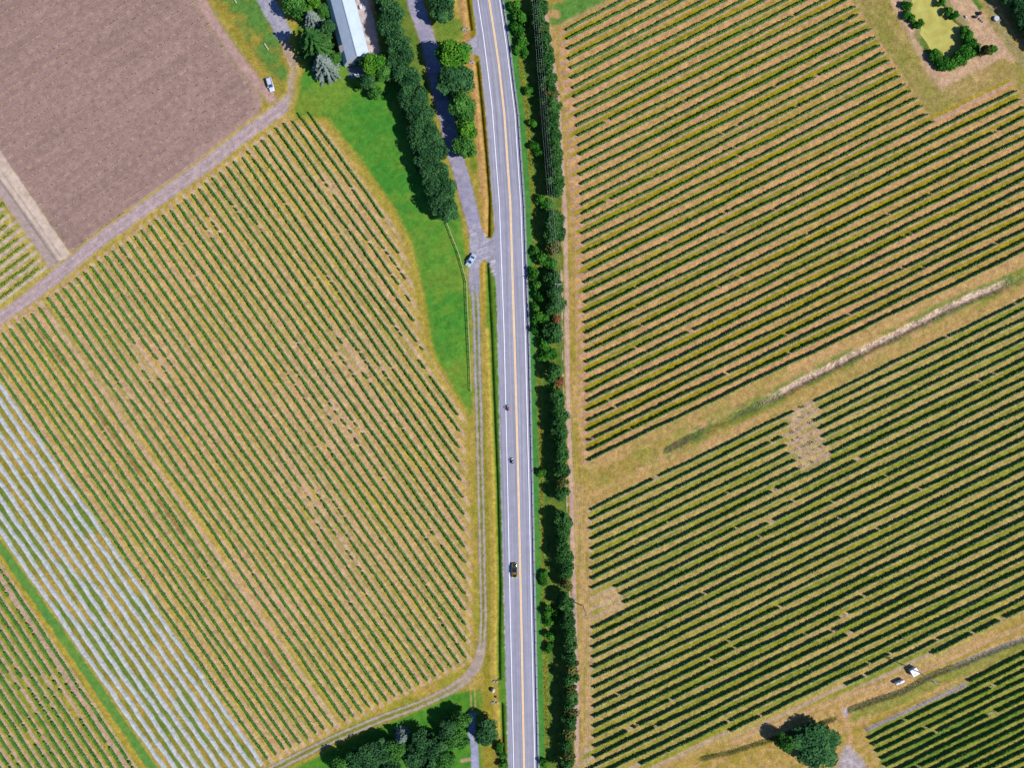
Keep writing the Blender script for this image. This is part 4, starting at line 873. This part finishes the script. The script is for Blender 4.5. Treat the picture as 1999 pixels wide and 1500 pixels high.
_, tA = pole(1090, 555.5, H, 2.3, "wooden utility pole with pale crossarm among the windbreak trees")
_, tB = pole(1145, 1204, H, 2.3, "wooden utility pole with pale crossarm in the grass beside the dirt lane")
pc, _ = pole(1826, 1336, H, 4.0, "wooden utility pole with long crossarm beside the white shed", -.08)
m = MB(); m.tube((.28, -.05, H-1.6), (.28, -.05, H-.7), .2, .2, 10); m.build('transformer', simple("transformer_paint", (.5, .42, .36), .5), pc)
def ext(px, py): 
    b = G(px, py, H); return [Vector((b.x-1.03+.687*k, b.y+.12, H+.26)) for k in range(4)]
tT = ext(1038, -95); tZ = ext(1145, 1860)
for k in range(4):
    pts = []
    for a, b in ((tT[k], tA[k]), (tA[k], tB[k]), (tB[k], tZ[k])):
        for q in range(17):
            t = q/16; p = a.lerp(b, t); p.z -= 1.3*4*t*(1-t); pts.append(p)
    m = MB(); secs = [[(p.x-.01, p.y, p.z), (p.x, p.y, p.z+.01), (p.x+.01, p.y, p.z), (p.x, p.y, p.z-.01)] for p in pts[:17]+pts[18:34]+pts[35:]]
    m.loft(secs); set_props(m.build('power_line', M_wire), ["leftmost thin power line over the windbreak", "second thin power line from the left over the windbreak", "third thin power line from the left over the windbreak", "rightmost thin power line over the windbreak"][k], 'power line', "power lines over the windbreak")
# bare trellis row
tr = empty('bare_trellis', G(1692, 1425), 0, "bare vine trellis row of thin posts above the corner block", 'trellis')
pm = MB(); pm.tube((0, 0, 0), (0, 0, 1.7), .05, .04, 6); pme = mesh_from('post', pm.v, pm.f, M_woodd); pr = []
for x in np.arange(1692, 1886, 20):
    p = G(x, row_pt('botright', 0, x)[1]); put('post', pme, tr, p-tr.location); pr.append(p)
for z in (.9, 1.4):
    m = MB(); m.tube((pr[0].x, pr[0].y, z), (pr[-1].x, pr[-1].y, z), .012, .012, 4); o = m.build('wire', M_wire, tr); o.matrix_parent_inverse = Matrix.Translation(-tr.location)

# ------------------------------------------------------------------ barn
def barn():
    ax = Vector((.255, -.967, 0)).normalized(); pe = Vector((.967, .255, 0)).normalized()       # towards the gable end, towards the sunny side
    e = G(696, 107, 6.2); e.z = 0; L = 34.0
    root = empty('barn', e, 0, "long barn with white and grey metal roof at the top edge", 'barn')
    def P(a, p, z): return tuple(-ax*a+pe*p+Vector((0, 0, z)))
    M_roofm = metal_roof(); M_wall = simple("barn_wall_boards", D(196,196,200), .8, var=.12, scale=2)
    def slab(p0, z0, p1, z1, th=.12, a0=-.35, a1=L):
        m = MB(); q = [(a0, p0, z0), (a0, p1, z1), (a1, p1, z1), (a1, p0, z0)]
        m.add([P(*c) for c in q]+[P(c[0], c[1], c[2]-th) for c in q], [(0,1,2,3),(7,6,5,4),(0,4,5,1),(1,5,6,2),(2,6,7,3),(3,7,4,0)]); return m
    for (p0, z0, p1, z1) in ((0, 6.2, 3.85, 4.25), (-3.75, 4.32, 0, 6.19), (-5.35, 2.2, -3.76, 4.31)):
        m = slab(p0, z0, p1, z1); m.build('roof', M_roofm, root)
    r = MB(); r.add([P(-.35, -.18, 6.16), P(-.35, 0, 6.27), P(-.35, .18, 6.16), P(L, -.18, 6.16), P(L, 0, 6.27), P(L, .18, 6.16)], [(0,1,4,3),(1,2,5,4)]); r.build('ridge_cap', simple("ridge_flashing", D(206,212,222), .5, .3), root)
    w_ = MB(); loop = [(-5.2, 0), (3.55, 0), (3.55, 4.2), (0, 5.98), (-3.7, 4.12), (-5.2, 2.15)]
    w_.loft([[P(.25, a, b) for a, b in loop], [P(L-.3, a, b) for a, b in loop]]); w_.build('wall', M_wall, root)
    d = MB(); d.loft([[P(a, -5.15, 2.3), P(a, -3.5, 2.3), P(a, -3.5, 4.6), P(a, -5.15, 4.1)] for a in (3.6, 5.4)]); d.build('dormer', simple("dormer_shingles", D(178,172,176), .8, var=.15), root)
    Mg = simple("window_glass", (.04, .05, .06), .1, spec=.6, var=.02); Mf = simple("window_frame_paint", D(226,226,228), .6)
    def opening(kind, p, z, wd, ht):          # on the gable end
        f = MB(); f.loft([[P(a, p-wd/2, z), P(a, p+wd/2, z), P(a, p+wd/2, z+ht), P(a, p-wd/2, z+ht)] for a in (.26, .19)]); fo = f.build(kind, Mf, root)
        g = MB(); b = .09; g.loft([[P(a, p-wd/2+b, z+b), P(a, p+wd/2-b, z+b), P(a, p+wd/2-b, z+ht-b), P(a, p-wd/2+b, z+ht-b)] for a in (.2, .165)]); g.build('pane' if kind == 'window' else 'door_leaf', Mg, fo)
    opening('door', -1.0, .05, 1.6, 2.2); opening('window', 1.6, 1.0, 1.2, 1.2); opening('window', -3.4, 1.0, 1.0, 1.1); opening('window', 0.0, 3.6, 1.0, 1.0)
    for k in range(7):                         # windows along the sunny side
        a = 3+k*4.4; f = MB(); f.loft([[P(a-.6, q, 1.2), P(a+.6, q, 1.2), P(a+.6, q, 2.5), P(a-.6, q, 2.5)] for q in (3.54, 3.62)]); fo = f.build('window', Mf, root)
        g = MB(); g.loft([[P(a-.5, q, 1.3), P(a+.5, q, 1.3), P(a+.5, q, 2.4), P(a-.5, q, 2.4)] for q in (3.6, 3.64)]); g.build('pane', Mg, fo)
    # patio with garden furniture
    pt = MB(); pt.add([tuple(Vector(P(-a, p, z))+root.location) for z in (.0, .1) for a, p in ((.3, -4.6), (.3, 3.0), (4.0, 3.0), (4.0, -4.6))], [(3,2,1,0),(4,5,6,7),(0,1,5,4),(1,2,6,5),(2,3,7,6),(3,0,4,7)])
    set_props(pt.build('patio', simple("blue_grey_paving", D(120,130,150), .8, var=.2, scale=2)), kind='structure')  # patio slab coloured blue-grey
    Mw = simple("white_garden_paint", D(250,250,252), .5, var=.04)
    for a, p, rz, lb in ((3.1, -2.6, .5, "white garden chair at the left of the barn patio"), (3.3, -1.5, -.6, "white garden chair in the middle of the barn patio"), (2.6, 1.6, 1.2, "white garden chair at the right of the barn patio")):
        c = empty('garden_chair', root.location+Vector(P(-a, p, .1)), rz, lb, 'chair', "white chairs on the barn patio")
        m = MB(); m.box((0, 0, .42), (.62, .6, .07), bev=.02); m.build('seat', Mw, c); m = MB(); m.box((-.3, 0, .75), (.07, .6, .6), bev=.02); m.build('backrest', Mw, c)
        for sx in (-.25, .25):
            for sy in (-.25, .25): m = MB(); m.tube((sx, sy, 0), (sx, sy, .4), .03); m.build('leg', Mw, c)
    c = empty('garden_table', root.location+Vector(P(-1.6, .6, .1)), .3, "white garden table beside the barn's gable end", 'table')
    m = MB(); m.box((0, 0, .72), (1.5, .9, .06), bev=.02); m.build('tabletop', Mw, c)
    for sx in (-.6, .6):
        for sy in (-.35, .35): m = MB(); m.tube((sx, sy, 0), (sx, sy, .69), .035); m.build('leg', Mw, c)
    # small white trailer box on the yard
    y = empty('storage_box', G(705, 15), .2, "small white storage box on the pale yard beside the barn", 'box')
    m = MB(); m.box((0, 0, .35), (.7, 1.2, .7), bev=.04); m.build('body', Mw, y); m = MB(); m.box((0, 0, .74), (.78, 1.28, .08), bev=.03); m.build('lid', Mw, y)
def metal_roof():
    m, n, out = new_mat("standing_seam_metal"); b = n.nodes.new("ShaderNodeBsdfPrincipled"); b.inputs["Roughness"].default_value = .5; b.inputs["Metallic"].default_value = .15
    geo = n.nodes.new("ShaderNodeNewGeometry"); mp = n.nodes.new("ShaderNodeMapping"); mp.inputs["Rotation"].default_value = (0, 0, math.radians(-75.2)); n.links.new(geo.outputs["Position"], mp.inputs[0])
    wv = n.nodes.new("ShaderNodeTexWave"); wv.inputs["Scale"].default_value = .8; wv.inputs["Distortion"].default_value = 0; n.links.new(mp.outputs[0], wv.inputs["Vector"])
    nz = n.nodes.new("ShaderNodeTexNoise"); nz.inputs["Scale"].default_value = .5; nz.inputs["Detail"].default_value = 6; n.links.new(geo.outputs["Position"], nz.inputs["Vector"])
    r = n.nodes.new("ShaderNodeValToRGB"); r.color_ramp.elements[0].position = .3; r.color_ramp.elements[0].color = (.32, .385, .45, 1); r.color_ramp.elements[1].position = .75; r.color_ramp.elements[1].color = (.38, .44, .50, 1); n.links.new(nz.outputs[0], r.inputs[0])
    bp = n.nodes.new("ShaderNodeBump"); bp.inputs["Strength"].default_value = .25; bp.inputs["Distance"].default_value = .04; n.links.new(wv.outputs[1], bp.inputs["Height"]); n.links.new(bp.outputs[0], b.inputs["Normal"])
    sm = n.nodes.new("ShaderNodeMapRange"); sm.inputs[1].default_value = .0; sm.inputs[2].default_value = .25; sm.inputs[3].default_value = .84; sm.inputs[4].default_value = 1.0; n.links.new(wv.outputs[1], sm.inputs[0])
    sc = n.nodes.new("ShaderNodeVectorMath"); sc.operation = 'SCALE'; n.links.new(r.outputs[0], sc.inputs[0]); n.links.new(sm.outputs[0], sc.inputs["Scale"]); n.links.new(sc.outputs[0], b.inputs["Base Color"]); n.links.new(b.outputs[0], out.inputs[0]); return m
barn()

# ------------------------------------------------------------------ vehicles
M_tyre = simple("tyre_rubber", (.02, .02, .02), .8); M_rim = simple("alloy_rim", (.5, .5, .52), .3, .8); M_glass = simple("car_glass", (.02, .035, .06), .08, spec=.6, var=.02)
M_lamp = simple("headlamp_glass", (.75, .75, .75), .2); M_tail = simple("tail_lamp_red", (.45, .03, .02), .3); M_black = simple("black_plastic", (.015, .015, .017), .5)
def car(px, py, rz, paint, label, L=4.5, Wd=1.8, roof_z=1.45, back=.30, roofmat=None, hoodmat=None, shieldmat=None):
    """local +x is the front; back = how far the roof runs to the tail (0..1)"""
    root = empty('car', G(px, py), rz, label, 'car', None); hl = L/2
    def sec(x, hw, z0, z1): 
        b = min(.14, (z1-z0)*.3); pts = [(-hw+b*.6, z0), (hw-b*.6, z0), (hw, z0+b), (hw, z1-b*1.4), (hw-b*1.3, z1), (-hw+b*1.3, z1), (-hw, z1-b*1.4), (-hw, z0+b)]
        return [(x, a, c) for a, c in pts]
    hw = Wd/2; m = MB()
    m.loft([sec(-hl, hw*.74, .42, .74), sec(-hl+.12, hw*.88, .32, .92), sec(-hl+.5, hw*.98, .25, .98), sec(-.5, hw, .22, .96), sec(.7, hw, .22, .95), sec(hl-.75, hw*.97, .24, .86), sec(hl-.22, hw*.86, .32, .74), sec(hl, hw*.66, .40, .62)])
    m.build('body', paint, root, smooth=False)
    xr0 = -hl+(.35 if back > .5 else .95); xr1 = xr0+(.35 if back > .5 else .75); xf1 = .35; xf0 = 1.15
    g = MB(); g.loft([[(xr0, -hw*.84, .94), (xr0, hw*.84, .94), (xf0, hw*.84, .92), (xf0, -hw*.84, .92)], [(xr1, -hw*.68, roof_z-.05), (xr1, hw*.68, roof_z-.05), (xf1, hw*.68, roof_z-.05), (xf1, -hw*.68, roof_z-.05)]]); g.build('side_windows', M_glass, root)
    r = MB(); r.loft([[(xr1-.06, -hw*.70, roof_z-.06), (xr1-.06, hw*.70, roof_z-.06), (xf1+.05, hw*.70, roof_z-.06), (xf1+.05, -hw*.70, roof_z-.06)], [(xr1+.02, -hw*.58, roof_z+.02), (xr1+.02, hw*.58, roof_z+.02), (xf1-.05, hw*.58, roof_z+.02), (xf1-.05, -hw*.58, roof_z+.02)]])
    for sy in (-1, 1):
        for a, b in (((xf0-.02, .83), (xf1, .70)), ((xr0+.02, .83), (xr1, .70))): r.tube((a[0], sy*hw*a[1], .93), (b[0], sy*hw*b[1], roof_z-.04), .055, .05, 6)
    r.build('roof', roofmat or paint, root)
    def screen(name, xa, xb, mt):
        s = MB(); o = .018*(1 if xb > xa else 1); dx = .03 if xa > 0 else -.03
        s.add([(xa+dx, -hw*.76, .95), (xa+dx, hw*.76, .95), (xb+dx, hw*.62, roof_z-.07), (xb+dx, -hw*.62, roof_z-.07)], [(0, 1, 2, 3), (3, 2, 1, 0)][:1]); s.build(name, mt, root)
    screen('windscreen', xf0, xf1, shieldmat or M_glass); screen('rear_window', xr0, xr1, M_glass)
    h = MB(); h.loft([[(x, -w2, z), (x, w2, z), (x, w2*.9, z+.03), (x, -w2*.9, z+.03)] for x, w2, z in ((1.2, hw*.74, .935), (hl-.75, hw*.72, .855), (hl-.3, hw*.62, .755))]); h.build('bonnet', hoodmat or paint, root)
    if hoodmat: t = MB(); t.loft([[(x, -w2, z), (x, w2, z), (x, w2*.9, z+.03), (x, -w2*.9, z+.03)] for x, w2, z in ((-hl+.14, hw*.66, .905), (-hl+.5, hw*.72, .965), (xr0-.02, hw*.74, .95))]); t.build('boot_lid', hoodmat, root)
    for sx in (hl-.85, -hl+.82):
        for sy in (-1, 1):
            t = MB(); t.tube((sx, sy*(hw-.20), .32), (sx, sy*(hw+.005), .32), .32, .32, 14); wh = t.build('wheel', M_tyre, root)
            t = MB(); t.tube((sx, sy*(hw-.02), .32), (sx, sy*(hw+.02), .32), .2, .19, 10); t.build('rim', M_rim, wh)
    for sy in (-1, 1):
        t = MB(); t.box((hl-.16, sy*hw*.62, .66), (.2, .3, .12), sy*-.3, .02); t.build('headlight', M_lamp, root)
        t = MB(); t.box((-hl+.06, sy*hw*.66, .80), (.12, .3, .14), sy*.2, .02); t.build('tail_light', M_tail, root)
        t = MB(); t.box((.95, sy*(hw+.08), 1.0), (.14, .2, .13), 0, .02); t.build('mirror', paint, root)
    return root
def paint(name, rgb, metal=.35, rough=.28): return simple(name, rgb, rough, metal, .5, .03, 8, .6)
P_silver = paint("silver_car_paint", (.50, .52, .60)); P_blue = paint("pale_blue_car_paint", (.34, .44, .56)); P_gold = paint("gold_car_paint", (.36, .31, .015), .5, .18); P_blk = paint("black_car_paint", (.012, .014, .006), .3, .15)
car(529, 166, math.radians(-73), P_silver, "silver estate car parked beside the brown ploughed field", 4.7, 1.85, 1.62, .8)
car(919.5, 508.5, math.radians(-122), P_blue, "pale blue saloon car parked on the gravel entrance by the fence", 4.6, 1.8, 1.42, .3)
car(1004.5, 1114, math.radians(-89), P_gold, "dark gold and black car driving down the road's left lane", 4.8, 1.95, 1.32, .2, P_blk, P_blk, simple("dark_amber_glass", (.16, .07, .012), .12, spec=.6, var=.03))  # windscreen coloured dark amber

def skin_body(name, nodes, edges, mat, parent, root_i=0):
    me = bpy.data.meshes.new(name); me.from_pydata([n[0] for n in nodes], edges, []); me.update(); me.materials.append(mat)
    o = put(name, me, parent); md = o.modifiers.new("skin", 'SKIN'); sv = me.skin_vertices[0].data
    for i, n in enumerate(nodes): sv[i].radius = (n[1], n[1]); sv[i].use_root = (i == root_i)
    md.use_smooth_shade = True; sb = o.modifiers.new("sub", 'SUBSURF'); sb.levels = 1; sb.render_levels = 1; return o
def motorbike(px, py, body_rgb, jacket_rgb, helmet_rgb, l1, l2):
    b = empty('motorcycle', G(px, py), math.radians(-89), l1, 'motorcycle', "motorcycles on the road"); Mb = paint("motorcycle_paint", body_rgb, .1, .3)
    for x, wr in ((.72, .3), (-.70, .31)):
        t = MB(); secs = []
        for k in range(18):
            a = 6.283*k/18; secs.append([(x+math.cos(a)*(wr-.07+.07*math.cos(q)), .07*math.sin(q), .31+math.sin(a)*(wr-.07+.07*math.cos(q))) for q in (0, 1.57, 3.14, 4.71)])
        secs.append(secs[0]); t.loft(secs, False); wh = t.build('wheel', M_tyre, b)
        t = MB(); t.tube((x, -.05, .31), (x, .05, .31), wr-.11, wr-.11, 12); t.build('rim', M_rim, wh)
    m = MB(); m.loft([[(x, -w2, z0), (x, w2, z0), (x, w2*.7, z1), (x, -w2*.7, z1)] for x, w2, z0, z1 in ((-.35, .14, .35, .72), (.0, .19, .32, .80), (.35, .18, .36, .86), (.62, .13, .5, .84))]); m.build('frame', M_black, b)
    m = MB(); m.ball((.22, 0, .9), .2, 10, 6, 0, (1.5, .9, .75)); m.build('fuel_tank', Mb, b, True)
    m = MB(); m.loft([[(x, -w2, z), (x, w2, z), (x, w2*.8, z+.1), (x, -w2*.8, z+.1)] for x, w2, z in ((-.95, .08, .92), (-.6, .15, .82), (-.1, .13, .76), (.05, .08, .8))]); m.build('seat', M_black, b)
    m = MB(); m.loft([[(x, -w2, z0), (x, w2, z0), (x, w2*.6, z1), (x, -w2*.6, z1)] for x, w2, z0, z1 in ((.5, .2, .62, 1.0), (.72, .22, .62, 1.12), (.95, .08, .7, .86))]); m.build('fairing', Mb, b)
    m = MB(); m.tube((.5, -.4, 1.02), (.55, 0, 1.04), .02); m.tube((.5, .4, 1.02), (.55, 0, 1.04), .02); m.build('handlebar', M_black, b)
    for sy in (-1, 1): m = MB(); m.tube((.56, sy*.08, 1.0), (.72, sy*.09, .31), .03, .025); m.build('fork', M_rim, b)
    m = MB(); m.ball((.96, 0, .8), .09, 8, 5); m.build('headlight', M_lamp, b, True)
    for sy in (-1, 1): m = MB(); m.tube((.5, sy*.3, 1.05), (.48, sy*.36, 1.22), .01); m.ball((.48, sy*.37, 1.24), .06, 8, 5, 0, (.4, 1, .7)); m.build('mirror', M_black, b)
    m = MB(); m.tube((-.9, -.17, .4), (-.2, -.17, .36), .06, .04); m.build('exhaust', M_rim, b)
    # rider: one continuous body from pelvis to fingertips
    r = empty('person', G(px, py), math.radians(-89), l2, 'person', "riders on the motorcycles"); Mj = simple("rider_suit", jacket_rgb, .7, var=.15, scale=8)
    N = [((-.22, 0, .95), .15), ((-.14, 0, 1.15), .14), ((-.02, 0, 1.36), .16), ((.03, 0, 1.46), .07), ((.07, 0, 1.54), .06)]; E = [(0, 1), (1, 2), (2, 3), (3, 4)]
    for sy in (-1, 1):
        k = len(N); N += [((.02, sy*.19, 1.38), .075), ((.18, sy*.34, 1.18), .055), ((.43, sy*.37, 1.09), .042), ((.49, sy*.36, 1.07), .035)]; E += [(2, k), (k, k+1), (k+1, k+2), (k+2, k+3)]
        for f in range(4):
            j = len(N); yy = sy*(.39-.022*f); N += [((.53, yy, 1.075), .011), ((.545-.003*f, yy, 1.045), .010), ((.525, yy, 1.02), .009)]; E += [(k+3, j), (j, j+1), (j+1, j+2)]
        j = len(N); N += [((.49, sy*.325, 1.045), .012), ((.515, sy*.315, 1.02), .010)]; E += [(k+3, j), (j, j+1)]
        k = len(N); N += [((-.2, sy*.11, .9), .10), ((.16, sy*.22, .78), .075), ((-.12, sy*.2, .42), .055), ((.03, sy*.2, .37), .04)]; E += [(0, k), (k, k+1), (k+1, k+2), (k+2, k+3)]
    skin_body('body', N, E, Mj, r)
    m = MB(); m.ball((.1, 0, 1.64), .15, 12, 8, 0, (1.1, .92, 1.0)); hm = m.build('helmet', paint("helmet_shell", helmet_rgb, .0, .2), r, True)
    m = MB(); m.loft([[(.235-.07*abs(t)**2, t*.125, 1.60), (.225-.07*abs(t)**2, t*.115, 1.69)] for t in (-1, -.5, 0, .5, 1)], False); m.build('visor', M_glass, hm)
motorbike(992.6, 797.5, (.45, .02, .03), (.22, .02, .05), (.5, .03, .05), "red motorcycle on the road's left lane ahead of the dark one", "person in dark red riding gear on the red motorcycle")
motorbike(1000.8, 900.5, (.02, .02, .03), (.03, .03, .05), (.75, .75, .78), "black motorcycle on the road's left lane behind the red one", "person with white helmet and dark gear on the black motorcycle")

# ------------------------------------------------------------------ white shed, tank, boulders, logs and odd things
M_wht = simple("white_enamel", D(250,248,252), .5, var=.05, scale=2); M_conc = simple("grey_concrete", (.35, .34, .33), .9, var=.2)
sh = empty('pump_shed', Vector((*G(1786.5, 1314, 1.5)[:2], 0)), math.radians(30), "square white pump shed beside a utility pole", 'shed')
m = MB(); m.box((0, 0, .68), (2.15, 2.15, 1.36), bev=.02); m.build('wall', M_wht, sh)
m = MB(); m.box((0, 0, 1.43), (2.4, 2.4, .14), bev=.03); m.build('roof', M_wht, sh)
m = MB(); m.tube((-.2, -.55, 1.5), (-.2, -.55, 1.72), .14, .12, 10); m.build('vent_cap', M_galv, sh)
m = MB(); m.box((0, -1.1, .65), (.9, .06, 1.2)); dr = m.build('door', M_galv, sh); m = MB(); m.box((.35, -1.15, .65), (.05, .06, .16)); m.build('handle', M_black, dr)
tk = empty('gas_tank', G(1753.5, 1331), math.radians(22), "white horizontal gas tank lying left of the pump shed", 'tank')
m = MB(); secs = []
for x, rr in ((-1.68, .12), (-1.6, .33), (-1.42, .5), (-1.2, .56), (1.2, .56), (1.42, .5), (1.6, .33), (1.68, .12)): secs.append([(x, rr*math.cos(6.283*k/16), .72+rr*math.sin(6.283*k/16)) for k in range(16)])
m.loft(secs); m.build('shell', M_wht, tk, True)
m = MB(); m.tube((.0, 0, 1.25), (.0, 0, 1.42), .2, .2, 12); m.build('valve_dome', M_wht, tk)
for x in (-.9, .9): m = MB(); m.box((x, 0, .14), (.25, .9, .28), bev=.03); m.build('saddle', M_conc, tk)
M_stone = simple("pale_boulder_stone", D(226,208,180), .85, var=.15, scale=2); M_rock = simple("grey_rock", D(176,170,166), .9, var=.25, scale=3)
def rock(px, py, r, sc, mat, label, name='boulder', cat='boulder', group=None, seed=1):
    random.seed(seed); m = MB(); m.ball((0, 0, r*.55*sc[2]), r, 11, 7, .10, sc); return set_props(m.build(name, mat, loc=G(px, py), smooth=True), label, cat, group)
rock(962.5, 1348, .75, (.85, 1.1, 1.15), M_stone, "large pale boulder on the grass left of the road", seed=3)
rock(968, 1361.5, .36, (1, 1, 1), simple("dark_stump_wood", (.05, .04, .03), .9), "small dark stump below the pale boulder", 'stump', 'stump', None, 4)
n_ = 0
for cx_, cy_, kk, where in ((966, 1331, 7, "at the culvert above the pale boulder"), (965, 1373, 8, "in the row below the pale boulder"), (908, 57, 6, "at the culvert end above the upper driveway entrance"), (921, 122, 6, "at the culvert end below the upper driveway entrance")):
    for k in range(kk):
        n_ += 1; rock(cx_-5+10*k/(kk-1)+random.uniform(-1, 1), cy_+random.uniform(-1.6, 1.6), random.uniform(.22, .42), (1, 1, .7), M_rock, "small pale rock "+where+", "+ordinal(k+1)+" from the left", 'rock', 'rock', "culvert rocks", 50+n_)
M_log = simple("bleached_log_wood", D(222,206,186), .85, var=.2, scale=4, stretch=(1, 6, 6))
for px, py, rz, l, lb in ((520.5, 91.5, math.radians(-58), 2.3, "pale bleached log lying on the grass below the gravel patch"), (459, 1, math.radians(-58), 2.0, "pale bleached log at the top edge of the grass")):
    m = MB(); m.tube((-l/2, 0, .22), (l/2, 0, .22), .24, .2, 10); m.tube((l*.1, 0, .3), (l*.2, .25, .5), .07, .05, 6); o = m.build('log', M_log, loc=G(px, py)); o.rotation_euler = (0, 0, rz); set_props(o, lb, 'log', "bleached logs")
def bag(px, py, lb, sc, seed):
    random.seed(seed); m = MB(); m.ball((0, 0, .4), .72, 10, 7, .12, sc); m.tube((0, 0, .75*sc[2]), (.05, .02, .75*sc[2]+.25), .1, .16, 7); set_props(m.build('refuse_sack', simple("black_plastic_sheet", (.02, .018, .035), .35), loc=G(px, py)), lb, 'sack', "black sacks near the pond")
bag(1910.5, 27, "black refuse sack on tan soil, the upper right of two", (1, .85, 1), 8); bag(1903, 33.5, "black refuse sack on tan soil, the lower left of two", (1, .7, .8), 9)
m = MB(); m.tube((0, 0, 0), (0, 0, .75), .82, .86, 20); tb = m.build('water_trough', simple("pale_trough_plastic", D(206,212,232), .5, var=.05)); tb.location = G(1943, 37.5); set_props(tb, "round pale blue trough on grass near the top right trees", 'trough')
t_ = MB(); t_.tube((0, 0, .752), (0, 0, .77), .78, .74, 20); t_.build('lid', simple("pale_trough_lid", D(214,220,236), .5, var=.05), tb)
random.seed(5); m = MB(); m.ball((0, 0, .2), .4, 9, 6, .15, (.7, 1.5, .8)); o = m.build('pipe_stub', M_conc, loc=G(1884, 33)); o.name = 'concrete_block'; o.rotation_euler = (0, 0, .5); set_props(o, "pale concrete lump on the bank between pond and black sacks", 'block')
for k, (px, py) in enumerate([(1912, 37), (1915, 40), (1918, 42)]): rock(px, py, .38, (1, 1, .7), M_rock, "grey rock below the black sacks, "+ordinal(k+1)+" from the top", 'rock', 'rock', "rocks below the sacks", 90+k)
